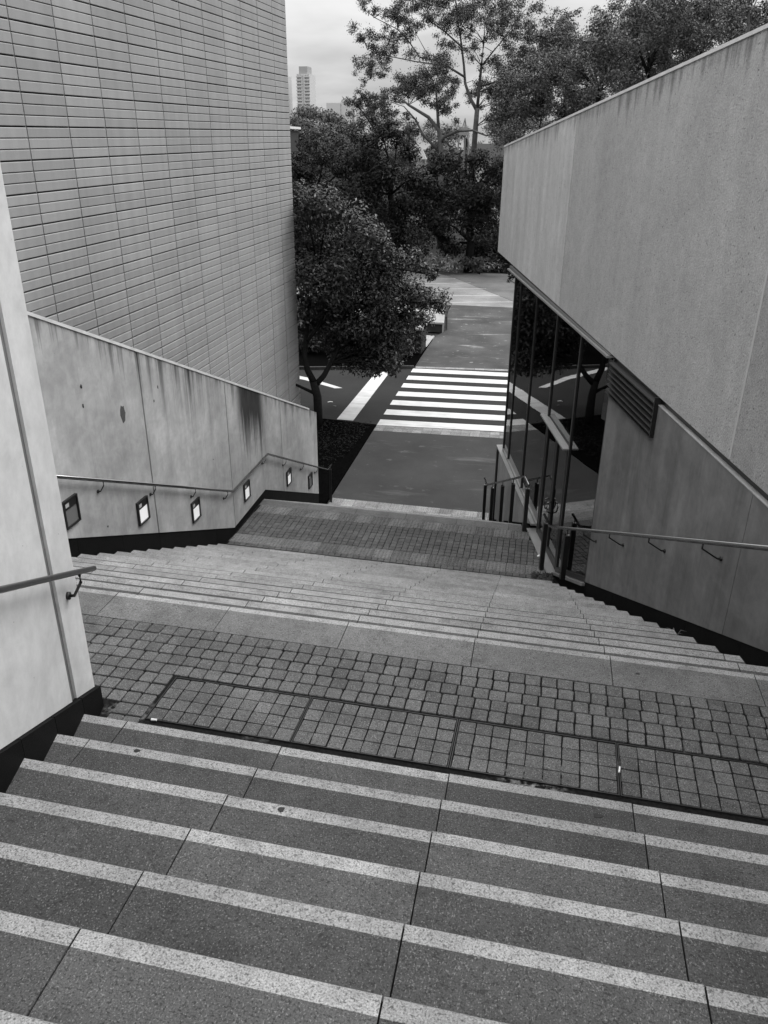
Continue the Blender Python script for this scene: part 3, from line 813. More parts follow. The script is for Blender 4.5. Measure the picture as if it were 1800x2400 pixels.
# sill, base wall and steel fin beside the lowest flight
mb = MB(); wall(mb, Wr, [(7.72, sillz(7.72) - .035), (11.41, sillz(11.41) - .035), (11.41, sillz(11.41)), (7.72, sillz(7.72))], .12, OG + .06); mb.build('sill', ALU, rb)
b3 = lambda s: Z2 - (5.038 + s * B.y - 12.70) * R2 / G2
for a, b in ((7.74, 9.4), (9.41, 11.08)):
    mb = MB(); wall(mb, Wr, [(a, max(.2, b3(a) + .02)), (b, max(.2, b3(b) + .02)), (b, sillz(b) - .036), (a, sillz(a) - .036)], .125, .33); mb.build('base_wall', CONC_B, rb)
mb = MB(); wall(mb, Wr, [(7.5, 1.2), (8.2, .6), (11.07, -.1), (11.07, .36), (8.2, b3(8.2) + .1), (7.5, 2.0)], .135, .33); mb.build('skirting_stone', BLACKST, rb)
mb = MB(); wall(mb, Wr, [(11.20, 0), (11.29, 0), (11.29, sillz(11.3) - .037), (11.20, sillz(11.2) - .037)], .11, .2); mb.build('steel_fin', BLACKM, rb)

# handrails on the right
def rpost(parent, s, o, z0, z1, zr, w=.032):
    x, y, _ = Wr(s, o, 0)
    mb = MB(); post(mb, x, y, z0, z1, w); po = mb.build('post', BLACKM, parent)
    mb = MB(); mb.tube([(x, y, z1), (x, y, zr)], .009, 8); mb.box(x - .03, x + .03, y - .025, y + .025, z1 + .001, z1 + .008); mb.build('post_cap', STEEL, po)
hr1 = thing('handrail', Wr(3, 0, 4), 'steel handrail running down the right concrete wall to two black posts by the glass', 'handrail')
rr = lambda s: 5.643 - .4555 * s
OR = .0
mb = MB(); mb.tube([Wr(-8, OR, rr(-8)), Wr(6.0, OR, rr(6.0)), Wr(6.42, OR, rr(6.0) + .004)], .021, 12); mb.build('rail', STEEL, hr1, True)
for s in (-3.2, -2.1, -1.0, .13, 1.27, 2.37, 3.48, 4.42): bracket(Wr(s, OR, rr(s) - .02), Wr(s - .02, OW, rr(s) - .15), -NB, hr1, .008)
rpost(hr1, 6.28, OR, Z2, 2.83, 2.895); rpost(hr1, 5.11, OR, Z1 - 14 * R2, 3.21, 3.30, .034)
hr2 = thing('handrail', Wr(9, 0, 2), 'short steel handrail on five black posts beside the lowest flight', 'handrail')
mb = MB(); mb.tube([Wr(7.60, OR, 2.912), Wr(7.95, OR, 2.925), Wr(11.52, OR, 1.262), Wr(11.9, OR, 1.265)], .021, 12); mb.build('rail', STEEL, hr2, True)
def st3(s):
    y = 5.038 + s * B.y
    k = math.ceil((y - 12.70) / G2); return Z2 - max(0, k) * R2 if k <= 11 else 0
for s in (7.66, 8.83, 9.80, 10.86, 11.74):
    zr = float(np.interp(s, [7.6, 7.95, 11.52, 11.9], [2.912, 2.925, 1.262, 1.265]))
    rpost(hr2, s, OR, st3(s) - .02, zr - .10, zr - .015)

# ------------------------------------------------------------------ tiled building on the left
tb = thing('tiled_building', (-8.3, 16, 0), 'tall windowless building on the left clad in long grey tiles', 'building')
TC = Vector((-7.867, 23.2013, 0)); TD = Vector((-.0087, 1, 0)).normalized(); TS = .0142
def Wt(a, o, t):
    p = TC + TD * a; return (p.x + o, p.y, t + a * TS)
mb = MB(); wall(mb, Wt, [(-20, -.3), (-.02, 0), (-.02, 13.9), (-20, 14.2)], -9.0, -.048); mb.build('backing_wall', TILEB, tb)
tp, tm = 1.0935, .147
tmesh = {}
JRAIL = m_plain('joint_rail_grey', .115, .8, .2)
def tile_mesh(w):
    if w not in tmesh:
        mb = MB(); h = tm - .015
        pf = [(-.05, -h / 2), (-.004, -h / 2), (.0, -h / 2 + .006), (.002, h / 2 - .010), (-.007, h / 2), (-.05, h / 2)]
        mb.prism([(o, -w / 2, z - w / 2 * TS) for o, z in pf], [(o, w / 2, z + w / 2 * TS) for o, z in pf])
        me = mb.mesh('tile', TILE)
        tmesh[w] = me
    return tmesh[w]
cand = []
for i in range(-1, 17):
    for r in range(-7, 89):
        a = -tp * (i + .5); t = .916 + .441 * (r // 3) + (tm - .003) * (r % 3) + .083 if r >= 0 else .916 + tm * r + .060
        w = tp - .024
        if i == -1: continue
        x, y, z = Wt(a, 0, t)
        dep = -x * .195 + y * .887 + (8.01 - z) * .419
        v = 1200 - 1848 * ((z - 8.01) * .9077 + (y * .976 - x * .215) * .4194) / max(dep, 1)
        u = 900 + 1848 * (x * .9766 + y * .2152) / max(dep, 1)
        vis = -60 < u < 720 and -20 < v < 740 + (u - 64) * .41
        cand.append(((0 if vis else 1000) + dep, a, t, w))
cand.sort()
for i in range(0, 18):
    mb = MB(); a = -tp * i
    wall(mb, Wt, [(a - .013, 0), (a + .013, 0), (a + .013, 13.9), (a - .013, 13.9)], -.047, -.012); mb.build('joint_rail', JRAIL, tb)
for n_, (d, a, t, w) in enumerate(cand):
    o = tile_mesh(w)
    if n_ < 300: inst('tile', o, Wt(a, 0, t), tb, .0087)
join_insts('tile_cladding', [(tile_mesh(w), Wt(a, 0, t), .0087, (1, 1, 1)) for d, a, t, w in cand[300:]], TILE, tb)
mb = MB(); wall(mb, Wt, [(-20.1, 14.0), (.05, 14.0), (.05, 14.2), (-20.1, 14.2)], -9.1, .02); mb.build('roof', ROOFM, tb)
mb = MB()
for r in range(90): mb.prism([Wt(-.03, -8.9, .1 + r * .153), Wt(-.03, -.035, .1 + r * .153), Wt(-.03, -.035, .1 + r * .153 + .14), Wt(-.03, -8.9, .1 + r * .153 + .14)], [Wt(0, -8.9, .1 + r * .153), Wt(0, -.035, .1 + r * .153), Wt(0, -.035, .1 + r * .153 + .14), Wt(0, -8.9, .1 + r * .153 + .14)])
q = mb.build('street_cladding', TILE, tb); q['kind'] = 'stuff'

# ------------------------------------------------------------------ vegetation
def leaf_mesh(name, clumps, dens, L, mat, seed, flat=.75, up_bias=.5, droop=0.0, soft=0.0):
    rs = np.random.RandomState(seed)
    cs, rr_ = [], []
    for x, y, z, r in clumps:
        n = max(20, int(dens * r * r))
        d = rs.normal(size=(n, 3)); d /= np.linalg.norm(d, axis=1)[:, None]
        # lumpy surface: modulate the radius by a few lobes
        k = rs.normal(size=(6, 3)); k /= np.linalg.norm(k, axis=1)[:, None]
        lob = np.max(d @ k.T, axis=1)
        rad = r * (.62 + .42 * np.clip((lob - .35) / .6, 0, 1)) * (rs.rand(n) ** .38)
        p = d * rad[:, None]; p[:, 2] *= flat
        if soft: p = p * (1 - soft) + soft * rs.normal(size=(n, 3)) * r * np.array([.62, .62, .5])
        cs.append(np.array([x, y, z]) + p); rr_.append(d)
    c = np.concatenate(cs); d = np.concatenate(rr_); n = len(c)
    nrm = d * .75 + rs.normal(size=(n, 3)) * .55 + np.array([0, 0, up_bias])
    nrm /= np.linalg.norm(nrm, axis=1)[:, None]
    t = np.cross(nrm, rs.normal(size=(n, 3))); t[:, 2] -= droop; t -= nrm * np.sum(t * nrm, axis=1)[:, None]
    t /= np.linalg.norm(t, axis=1)[:, None] + 1e-9
    b = np.cross(nrm, t)
    s = (L * (.45 + 1.0 * rs.rand(n)))[:, None]
    fold = nrm * s * .12
    v = np.stack([c - t * s, c + b * s * .42 + fold, c + t * s, c - b * s * .42 + fold], 1).reshape(-1, 3)
    return v
def leaf_obj(name, v, mat, parent, org):
    q = v.reshape(-1, 4, 3)
    q = q[~np.any((q[:, :, 0] < -7.72) & (q[:, :, 1] < 23.45), axis=1)]      # nothing grows inside the tiled building
    v = q.reshape(-1, 3)
    n = len(v) // 4
    me = bpy.data.meshes.new(name)
    me.vertices.add(n * 4); me.vertices.foreach_set('co', (v - np.array(org)).ravel().astype(np.float32))
    me.loops.add(n * 4); me.loops.foreach_set('vertex_index', np.arange(n * 4, dtype=np.int32))
    me.polygons.add(n); me.polygons.foreach_set('loop_start', np.arange(0, n * 4, 4, dtype=np.int32)); me.polygons.foreach_set('loop_total', np.full(n, 4, dtype=np.int32))
    me.materials.append(mat); me.update(calc_edges=True)
    return link(bpy.data.objects.new(name, me), parent, org)
def tree(name, label, cat, base, clumps, dens, L, mat, bark, trunks, seed, group=None, limbs=0, r0=.12, flat=.75, up_bias=.5, droop=0.0, soft=0.0):
    t = thing(name, base, label, cat, group)
    rs = random.Random(seed)
    c = [tuple(k) for k in clumps]
    leaf_obj('crown', leaf_mesh('crown', c, dens, L, mat, seed, flat, up_bias, droop, soft), mat, t, base)
    mb = MB()
    for i, (pts, ra, rb_) in enumerate(trunks):
        n = len(pts); mb.tube(pts, [ra + (rb_ - ra) * k / (n - 1) for k in range(n)], 8)
    mb.build('trunk', bark, t, True)
    if limbs:
        mb = MB(); ends = [Vector(p) for pts, *_ in trunks for p in pts[1:]]
        for x, y, z, r in c[::limbs]:
            e = Vector((x, y, z))
            low = [q for q in ends if q.z < z + .3] or ends
            s = min(low, key=lambda q: (q - e).length)
            if (e - s).length > 4.5: continue
            m = s.lerp(e, .5) + Vector((rs.uniform(-.2, .2) * r, rs.uniform(-.2, .2) * r, .12 * (e - s).length))
            L_ = (e - s).length
            mb.tube([s, m, e], [r0 * min(1, .35 + L_ * .12), r0 * .45, r0 * .15], 6)
            for q in range(3):
                e2 = e + Vector((rs.uniform(-1, 1), rs.uniform(-1, 1), rs.uniform(-.2, .9))) * r * .9
                mb.tube([m.lerp(e, .6), e2], [r0 * .28, r0 * .07], 5)
        mb.build('limbs', bark, t, True)
    return t

CL_street = [(-7.57,23.61,6.48,0.69),(-6.83,23.27,6.4,0.73),(-6.4,24.03,6.0,0.76),(-5.73,23.4,5.78,0.62),(-5.23,23.17,5.41,0.55),(-8.01,24.04,5.72,0.9),(-7.61,25.39,5.23,1.23),(-6.41,25.08,4.91,1.07),(-5.36,24.99,4.64,0.6),(-4.62,23.58,5.08,0.44),(-4.31,24.4,4.79,0.32),(-3.84,23.72,4.61,0.23),(-7.86,23.45,4.56,1.03),(-6.62,23.28,4.14,1.15),(-5.51,23.56,4.26,0.89),(-4.96,25.41,3.88,0.68),(-4.22,25.16,3.68,0.54),(-3.79,25.1,3.51,0.34),(-4.74,25.08,3.14,0.55),(-4.05,23.5,3.4,0.36),(-6.1,23.81,3.18,1.05),(-5.47,24.63,2.78,0.81),(-5.11,24.9,2.2,0.62),(-5.89,25.22,1.94,0.7),(-7.94,25.29,2.95,0.85),(-7.82,23.23,3.59,0.65),(-6.87,24.58,2.45,0.83),(-6.06,24.75,1.62,0.56),(-5.19,24.32,1.78,0.41),(-4.93,23.46,1.67,0.16),(-6.5,24.23,1.86,0.62),(-8.81,23.23,5.53,1.14),(-10.04,25.43,3.66,1.28),(-10.49,25.25,4.76,1.12),(-9.12,24.42,2.77,0.83)]
CL_beltA = [(-19.81,59.0,6.46,1.38),(-19.79,62.04,6.98,1.44),(-17.95,60.36,7.45,1.55),(-19.14,61.91,5.21,2.26),(-20.83,61.74,3.98,2.29),(-16.59,60.04,6.47,1.55),(-16.49,59.57,4.49,2.49),(-18.12,60.49,2.3,2.9),(-20.23,59.66,1.71,2.57),(-15.22,58.31,1.98,2.48),(-21.47,59.03,5.87,2.49),(-22.56,61.56,2.72,2.98),(-15.41,57.72,0.27,1.86),(-18.0,57.73,0.47,2.19),(-23.48,60.63,4.6,2.59)]
CL_beltB = [(-13.91,56.9,8.42,1.15),(-13.17,58.17,8.91,1.22),(-12.06,57.86,8.44,1.16),(-14.59,57.21,7.36,1.6),(-11.67,60.49,7.64,1.36),(-12.63,56.48,6.6,2.3),(-10.62,57.56,6.07,1.6),(-13.82,56.51,4.97,2.34),(-11.55,58.66,4.35,2.42),(-12.69,56.88,2.76,2.39),(-10.34,57.28,2.79,2.08),(-12.24,59.23,1.09,1.88),(-13.66,57.1,0.99,1.83),(-10.33,58.29,1.11,1.22)]
CL_beltC = [(-9.72,60.02,6.7,1.2),(-7.95,56.0,7.18,1.26),(-6.54,55.81,7.32,1.24),(-5.49,56.64,6.81,1.26),(-4.55,59.33,6.37,1.47),(-8.83,58.58,5.24,1.93),(-6.54,56.69,5.36,1.99),(-4.84,57.16,4.84,1.72),(-8.43,56.39,3.46,1.74),(-6.54,57.8,3.12,1.92),(-4.72,55.71,2.8,1.7),(-8.13,58.99,1.54,1.68),(-6.39,59.98,1.19,1.55),(-4.52,60.27,0.62,1.4),(-2.99,59.17,5.04,2.06),(-2.81,60.3,2.15,2.14)]
CL_farleft = [(-33.4,100.18,10.76,1.27),(-33.44,102.89,11.77,1.14),(-34.48,109.66,12.16,1.33),(-32.76,107.75,11.7,1.41),(-30.29,104.1,11.34,1.36),(-35.06,109.43,10.26,2.23),(-31.79,106.21,9.72,2.16),(-35.59,108.18,8.49,2.22),(-31.67,102.93,8.0,1.85),(-34.6,101.91,9.17,2.09)]
CL_farleft2 = [(-23.73,84.55,10.33,1.11),(-21.98,82.09,9.71,1.24),(-24.05,84.05,9.17,1.49),(-23.06,88.69,8.84,1.57),(-24.4,83.65,8.01,1.71),(-21.52,81.08,7.65,1.65),(-22.44,81.36,8.58,1.24),(-20.56,82.36,8.22,1.25)]
CL_gum = [(-20.88,83.7,20.11,0.57),(-18.97,81.18,19.3,0.56),(-18.02,80.74,18.81,0.69),(-16.92,79.58,18.81,0.68),(-17.01,84.89,18.77,0.65),(-16.04,81.54,17.62,0.63),(-15.09,80.25,17.81,0.68),(-19.1,79.36,17.07,0.83),(-19.95,79.33,16.79,0.55),(-17.98,80.01,17.01,0.62),(-17.49,83.06,17.08,0.72),(-16.96,79.9,16.14,0.55),(-18.65,79.25,15.62,0.83),(-20.32,81.94,15.58,0.5),(-18.22,80.49,14.88,0.7),(-20.46,84.99,14.75,0.6),(-19.78,79.73,13.6,0.42),(-18.89,82.18,14.27,0.58),(-14.62,83.64,19.77,0.85),(-15.36,81.46,19.61,0.83),(-13.69,84.93,19.93,0.86),(-12.88,81.87,18.43,0.83),(-13.76,80.45,18.51,0.61),(-11.46,81.46,19.17,0.68),(-11.11,79.22,18.07,0.8),(-10.52,81.53,19.27,0.95),(-9.67,80.49,18.31,0.94),(-8.9,84.34,19.38,0.98),(-7.61,83.99,19.42,0.84),(-6.37,81.99,19.35,0.68),(-8.42,79.19,17.67,0.8),(-7.62,80.53,17.81,0.81),(-6.42,80.45,17.89,0.8),(-5.34,80.25,17.73,0.8),(-6.07,80.39,16.84,0.67),(-5.25,84.22,17.36,0.84),(-10.46,79.85,16.98,0.68),(-6.86,79.31,16.05,0.8),(-5.86,84.57,15.94,0.85),(-6.34,82.39,15.02,0.84),(-5.1,84.94,15.09,0.86),(-7.74,81.42,14.35,0.97),(-6.98,84.41,14.06,0.86),(-8.95,82.92,13.47,0.86),(-8.0,83.75,13.01,1.01),(-6.81,83.47,12.74,0.86),(-12.64,81.97,15.67,0.7),(-12.3,79.56,16.27,0.48),(-10.01,80.27,15.24,0.62),(-9.92,84.24,12.8,0.58),(-8.6,84.4,12.41,0.73),(-7.41,84.55,11.76,0.88),(-7.87,81.02,10.6,0.85),(-6.87,82.94,10.15,0.87),(-14.39,83.8,20.74,0.98),(-12.13,82.85,20.55,1.1),(-10.18,83.89,20.65,1.11),(-7.94,82.17,20.45,1.08),(-16.37,82.93,20.55,0.84)]
CL_dome = [(-13.48,74.93,13.68,1.17),(-11.95,72.84,13.73,1.01),(-14.62,76.11,13.19,0.93),(-15.73,76.28,12.5,0.81),(-14.18,71.87,12.46,0.76),(-13.84,76.36,12.73,0.94),(-11.83,76.31,13.3,0.8),(-11.04,74.84,12.27,0.78),(-11.32,71.72,11.54,0.76),(-13.34,75.99,11.64,0.67),(-16.05,72.14,11.24,0.77),(-16.15,76.34,11.91,0.68),(-17.74,74.84,11.25,0.67),(-10.79,71.8,10.76,0.63),(-12.09,72.34,12.59,0.88)]
CL_lowleft = [(-19.23,78.68,12.04,0.63),(-20.89,78.35,11.65,0.56),(-20.25,79.23,11.44,0.71),(-19.0,80.14,11.35,0.86),(-18.44,76.59,10.46,0.97),(-19.03,75.52,9.94,0.68),(-17.81,80.11,10.7,0.86),(-17.35,75.57,9.7,0.95),(-16.58,79.88,10.05,0.72),(-14.81,76.08,9.59,0.68),(-19.89,79.55,12.08,0.43)]
CL_rightA = [(-2.11,71.7,16.73,0.64),(-3.28,72.27,16.93,0.65),(-1.33,70.3,15.36,1.01),(-2.3,72.27,14.67,1.18),(-3.32,68.21,13.56,1.12),(-4.24,71.03,12.42,1.05),(-4.64,68.98,10.93,1.03),(-5.57,72.35,9.61,0.96),(-2.93,71.64,11.98,1.06),(-1.66,69.83,12.55,1.02),(-3.13,70.16,10.51,0.79),(-5.86,67.16,8.46,0.77),(-4.17,67.21,9.5,0.76),(-5.8,70.57,11.0,0.79),(-3.18,69.93,15.35,0.88)]
CL_rightB = [(-0.22,64.19,13.9,1.04),(-0.55,62.65,12.78,0.91),(0.68,59.83,13.02,0.97),(1.05,61.18,15.48,0.65),(0.94,63.61,16.17,0.45),(0.5,62.14,15.05,0.77),(1.52,59.06,14.41,0.84),(2.56,64.03,15.51,0.79),(2.71,63.97,14.34,0.91),(1.62,59.51,12.14,0.64),(0.68,62.26,11.64,0.68),(-0.3,61.29,14.4,0.66),(-0.99,63.72,11.53,0.7),(2.19,60.87,13.0,0.55)]
CL_rightC = [(3.01,60.4,15.98,0.63),(3.67,61.92,16.44,0.64),(4.81,64.8,16.81,0.78),(4.08,59.57,15.05,0.94),(5.04,59.69,15.31,0.83),(5.94,62.73,14.92,0.87),(5.13,64.31,14.33,0.79),(6.49,62.07,16.12,0.75),(7.45,61.6,16.04,0.74),(8.83,64.15,16.16,0.77),(7.37,63.66,15.19,0.88),(7.83,59.4,14.78,0.72),(6.78,64.29,14.11,0.68),(7.28,60.18,14.07,0.63),(5.77,60.81,13.33,0.43),(9.46,64.02,15.38,0.55),(5.16,61.53,13.11,0.49),(4.12,63.79,17.25,0.77),(5.35,60.0,16.75,0.72),(7.33,64.25,17.14,0.66)]
CL_rightD = [(9.34,54.71,15.08,0.37),(9.33,54.6,14.59,0.37),(9.41,55.98,14.18,0.29),(8.24,55.35,14.05,0.38),(8.87,56.17,15.28,0.29),(10.14,57.62,15.78,0.58),(10.38,56.84,14.68,0.58),(8.24,54.02,15.63,0.46)]
CL_backA = [(-6.5,79.4,10.2,0.7),(-1.7,77.0,15.4,1.3),(-4.4,78.0,13.1,1.1),(-0.4,75.2,11.3,1.2),(-6.1,79.4,10.9,0.8),(-2.4,74.5,15.7,1.0),(-6.2,77.0,12.4,1.3),(-5.3,77.6,10.7,0.8),(-0.5,80.0,10.2,0.8),(-5.6,78.0,11.5,1.1),(-4.3,74.6,10.7,1.2),(-5.9,78.8,9.1,1.0),(-1.3,76.4,10.0,0.9),(-2.6,79.9,9.6,1.1),(-6.2,75.3,12.3,0.9),(-4.6,77.2,14.4,0.8),(-6.2,76.7,11.9,1.0),(1.4,76.9,15.6,1.3),(-0.0,78.3,12.1,0.8),(-5.2,76.2,10.3,1.2),(-1.4,78.4,10.9,1.1),(0.7,74.1,11.7,1.3),(-4.2,75.4,12.6,1.2),(-2.5,74.7,14.4,0.8),(-1.7,77.1,14.5,0.8),(0.0,79.9,11.7,1.2),(-2.4,78.0,11.4,0.8)]
CL_backB = [(2.9,74.8,14.9,1.2),(4.7,74.2,14.4,0.9),(5.7,76.3,13.9,1.1),(2.0,75.6,16.1,0.8),(5.4,77.5,17.5,1.2),(2.2,77.8,14.7,0.8),(5.1,77.7,17.2,1.3),(5.3,76.4,15.6,1.3),(5.0,78.8,18.1,0.9),(2.3,76.7,15.7,0.9),(4.5,74.5,17.0,1.0),(4.6,74.2,12.5,1.3),(5.4,74.4,16.8,0.9),(3.1,74.2,14.1,1.2),(3.2,76.2,14.3,1.1),(2.8,74.1,11.7,0.8),(5.4,74.4,16.6,0.9),(5.7,76.1,15.5,1.2),(1.6,75.7,15.4,1.0),(5.9,76.6,15.2,0.8),(1.7,75.0,14.7,1.0),(4.3,74.1,15.8,1.0),(3.4,75.9,12.5,1.2),(3.8,78.3,17.2,0.9)]
CL_backC = [(7.8,78.4,16.3,0.8),(10.7,76.3,17.7,1.0),(7.9,75.4,13.8,1.1),(8.7,76.1,17.7,1.2),(7.8,78.4,17.2,1.0),(10.7,78.0,17.1,0.8),(9.8,74.3,17.1,1.3),(6.2,76.1,13.1,0.8),(7.2,76.7,17.8,1.1),(9.0,79.3,16.9,0.8),(8.4,79.3,15.0,1.0),(6.1,78.7,17.9,0.8),(11.3,77.1,16.4,1.0),(11.6,77.9,17.6,1.0),(7.6,76.9,16.1,1.1),(10.8,77.6,18.0,1.1),(6.9,74.4,16.0,0.8),(6.1,79.9,13.1,1.2),(12.2,76.2,15.5,1.1),(9.1,75.5,17.8,1.2),(12.0,79.3,15.6,1.3),(12.5,75.9,16.8,0.8),(6.1,76.7,16.4,1.1),(9.2,78.4,14.8,0.8)]
def fill(cl, k, f, seed, jit=.9):
    r = random.Random(seed); out = []
    for x, y, z, q in cl:
        out.append((x, y, z, q * f))
        for _ in range(k): out.append((x + r.uniform(-jit, jit) * q * f, y + r.uniform(-1.4, 1.4) * q, z + r.uniform(-jit, jit) * q * f * .8, q * f * r.uniform(.55, .9)))
    return out
def off(cl, dx=0, dy=0, dz=0): return [(x + dx, y + dy, z + dz, r) for x, y, z, r in cl]

tree('street_tree', 'dense broad-leaved street tree beside the tiled building, crown spilling over the road', 'tree', (-7.18, 22.8, 0), fill(CL_street + [(-6.0, 24.4, 2.3, .75), (-5.5, 24.2, 2.1, .6), (-6.7, 24.6, 2.6, .8), (-7.1, 24.5, 3.4, .9), (-5.6, 24.0, 3.6, .7), (-4.6, 24.3, 4.0, .45), (-5.3, 24.2, 4.9, .6)], 1, 1.15, 1), 1900, .056, LEAF_N, BARK,
     [([(-7.18, 22.8, -.1), (-7.17, 22.8, .5), (-7.18, 22.8, .95), (-7.32, 22.9, 1.38)], .15, .12),
      ([(-7.32, 22.9, 1.38), (-7.54, 23.0, 1.73), (-7.69, 23.2, 2.11), (-7.69, 23.5, 2.77), (-7.67, 23.8, 3.6), (-7.4, 24, 4.6)], .11, .04),
      ([(-7.27, 22.9, 1.28), (-7.05, 23.1, 1.54), (-6.88, 23.3, 1.89), (-6.63, 23.8, 2.52), (-6.52, 24.0, 3.44), (-6.3, 24.1, 4.3)], .10, .03),
      ([(-7.2, 22.85, 1.0), (-7.55, 22.9, 1.12), (-7.9, 22.8, 1.3)], .06, .04),
      ([(-7.58, 23.3, 2.58), (-7.33, 23.5, 2.93), (-7.11, 24.0, 3.6), (-6.91, 24.2, 4.14)], .06, .03)], 3, None, 2, .06, .8, .45, .5)
tree('fig_tree', 'dark round fig tree at the left of the belt beyond the car park', 'tree', (-19, 60.5, 0), fill(CL_beltA, 2, .72, 21), 560, .105, LEAF_D, BARK, [([(-19, 60.5, -.2), (-19.1, 60.5, 2), (-18.8, 60.5, 4)], .4, .25)], 5, 'dark trees beyond the car park', 3, .15)
tree('fig_tree', 'tall dark tree in the middle of the belt, just right of the street tree crown', 'tree', (-12.3, 58.2, 0), fill(CL_beltB, 2, .72, 22), 560, .105, LEAF_D, BARK, [([(-12.3, 58.2, -.2), (-12.2, 58.2, 2), (-12.5, 58, 5)], .4, .22)], 6, 'dark trees beyond the car park', 3, .15)
tree('fig_tree', 'dark tree at the right of the belt, beside the concrete building edge', 'tree', (-6.8, 58, 0), fill(CL_beltC, 2, .72, 23), 560, .105, LEAF_D, BARK, [([(-6.8, 58, -.2), (-6.7, 58, 2), (-6.9, 58, 4)], .35, .2)], 7, 'dark trees beyond the car park', 3, .15)
tree('park_tree', 'far mid-grey trees under the apartment tower at left', 'tree', (-33.5, 104, 0), CL_farleft + [(-33, 104, 6, 3), (-36, 106, 6, 3), (-30, 105, 6, 3)], 260, .17, LEAF_F, BARK, [([(-33.5, 104, -.2), (-33.5, 104, 6)], .4, .2)], 8)
tree('park_tree', 'bushy round tree in front of the far trees, left of the gum', 'tree', (-22.5, 84, 0), CL_farleft2 + [(-22.5, 84, 5, 2.6), (-20, 83, 5.5, 2.2)], 330, .15, LEAF_G, BARK, [([(-22.5, 84, -.2), (-22.5, 84, 5)], .4, .2)], 9)
GT = lambda pts, a, b: (pts, a, b)
tree('gum_tree', 'tall pale-trunked gum tree with open spreading limbs against the sky', 'tree', (-9.62, 82, 0), fill(CL_gum, 4, 1.15, 2, 1.6), 520, .078, LEAF_G, BARKG,
     [GT([(-9.7, 82, -.2), (-9.65, 82, 4), (-9.62, 82.0, 6.69), (-9.62, 82.0, 8.16), (-9.57, 82.0, 9.86), (-9.51, 82.0, 11.4)], 0.34, 0.211),
      GT([(-9.59, 82.0, 11.3), (-10.2, 82.1, 12.17), (-10.77, 82.3, 13.43), (-10.98, 82.4, 14.92), (-11.36, 82.3, 16.99), (-11.73, 82.0, 18.78), (-12.01, 82.0, 20.42)], 0.177, 0.0372),
      GT([(-9.51, 82.0, 11.3), (-9.4, 81.8, 13.17), (-9.28, 81.6, 14.78), (-9.18, 81.6, 16.59), (-9.15, 81.5, 18.37), (-8.86, 81.6, 20.22)], 0.163, 0.0372),
      GT([(-10.79, 82.2, 13.93), (-12.18, 82.4, 14.68), (-13.49, 82.5, 15.32), (-15.07, 82.2, 15.58), (-15.96, 82.0, 16.7), (-17.13, 82.0, 17.81), (-19.16, 81.5, 18.7), (-20.32, 81.5, 19.44)], 0.102, 0.0186),
      GT([(-11.26, 82.0, 16.38), (-12.86, 82.5, 17.61), (-14.3, 82.5, 18.48), (-15.45, 82.0, 19.33)], 0.0816, 0.0248),
      GT([(-9.22, 82.0, 14.9), (-8.31, 81.5, 15.86), (-7.28, 81.2, 16.92), (-6.29, 81.0, 18.31)], 0.0816, 0.0248),
      GT([(-9.4, 82.0, 13.17), (-7.6, 82.5, 13.65), (-5.96, 83, 14.01), (-4.75, 83.5, 14.36)], 0.0884, 0.0248),
      GT([(-12.77, 82.4, 15.18), (-13.91, 82.0, 15.2), (-14.51, 82.0, 16.07), (-15.41, 82.0, 17.42)], 0.068, 0.0186),
      GT([(-9.52, 82.0, 12.67), (-8.13, 82.5, 13.16), (-6.78, 82.9, 13.89)], 0.0816, 0.0248),
      GT([(-13.04, 82.4, 14.94), (-15.35, 82.0, 15.22), (-17.69, 81.5, 15.62), (-19.74, 81.0, 16.14)], 0.068, 0.0186)], 10, None, 2, .05, .62, .35, .8, .5)
tree('gum_tree', 'lower domed gum in front of the tall one, with a leaning twisted trunk', 'tree', (-11.5, 74, 0), fill(CL_dome, 4, 1.1, 3, 1.4), 560, .08, LEAF_G, BARKG,
     [GT([(-11.3, 74, -.2), (-11.4, 74, 5), (-11.54, 74.0, 8.0), (-11.72, 74.0, 9.32), (-12.69, 74.0, 10.38), (-14.44, 74.0, 11.32), (-15.39, 74.0, 12.02)], .32, .05),
      GT([(-11.7, 74.0, 8.72), (-11.89, 74.0, 10.38), (-12.09, 74.0, 12.23), (-12.52, 74.0, 13.37)], .16, .05),
      GT([(-11.5, 74.0, 7.6), (-13.18, 74.0, 9.07), (-13.75, 74.0, 10.14), (-14.84, 74.0, 11.2)], .14, .04),
      GT([(-11.55, 74.0, 8.36), (-11.3, 73.8, 8.84), (-10.13, 73.5, 9.32), (-8.82, 73.5, 9.38), (-7.62, 73.5, 8.98), (-6.48, 73.5, 9.33)], .14, .05)], 11, None, 3, .05, .6, .4, .6, .4)
tree('park_tree', 'scrubby tree left of the domed gum, between it and the far trees', 'tree', (-18.3, 78, 0), fill(CL_lowleft, 4, .9, 4, 1.5) + [(-18, 78, 7, 2.0), (-16, 78, 7, 1.8), (-19.5, 78, 8, 1.6)], 520, .095, LEAF_G, BARK, [GT([(-18.3, 78, -.2), (-18.3, 78, 5), (-18.1, 78, 9)], .3, .1)], 12, None, 2, .05, .65, .5, 0, .6)
tree('park_tree', 'leafy tree right of the gum, just above the low end of the concrete coping', 'tree', (-3.5, 70, 0), fill(CL_rightA, 4, 1.2, 5, 1.5) + [(-3, 70, 8, 2.2), (-5, 70, 6.5, 2.4)], 560, .09, LEAF_R, BARK, [GT([(-3.5, 70, -.2), (-3.4, 70, 6), (-3, 70, 11)], .35, .12)], 13, 'trees above the concrete wall', 4, .07, .8, .5, 0, .55)
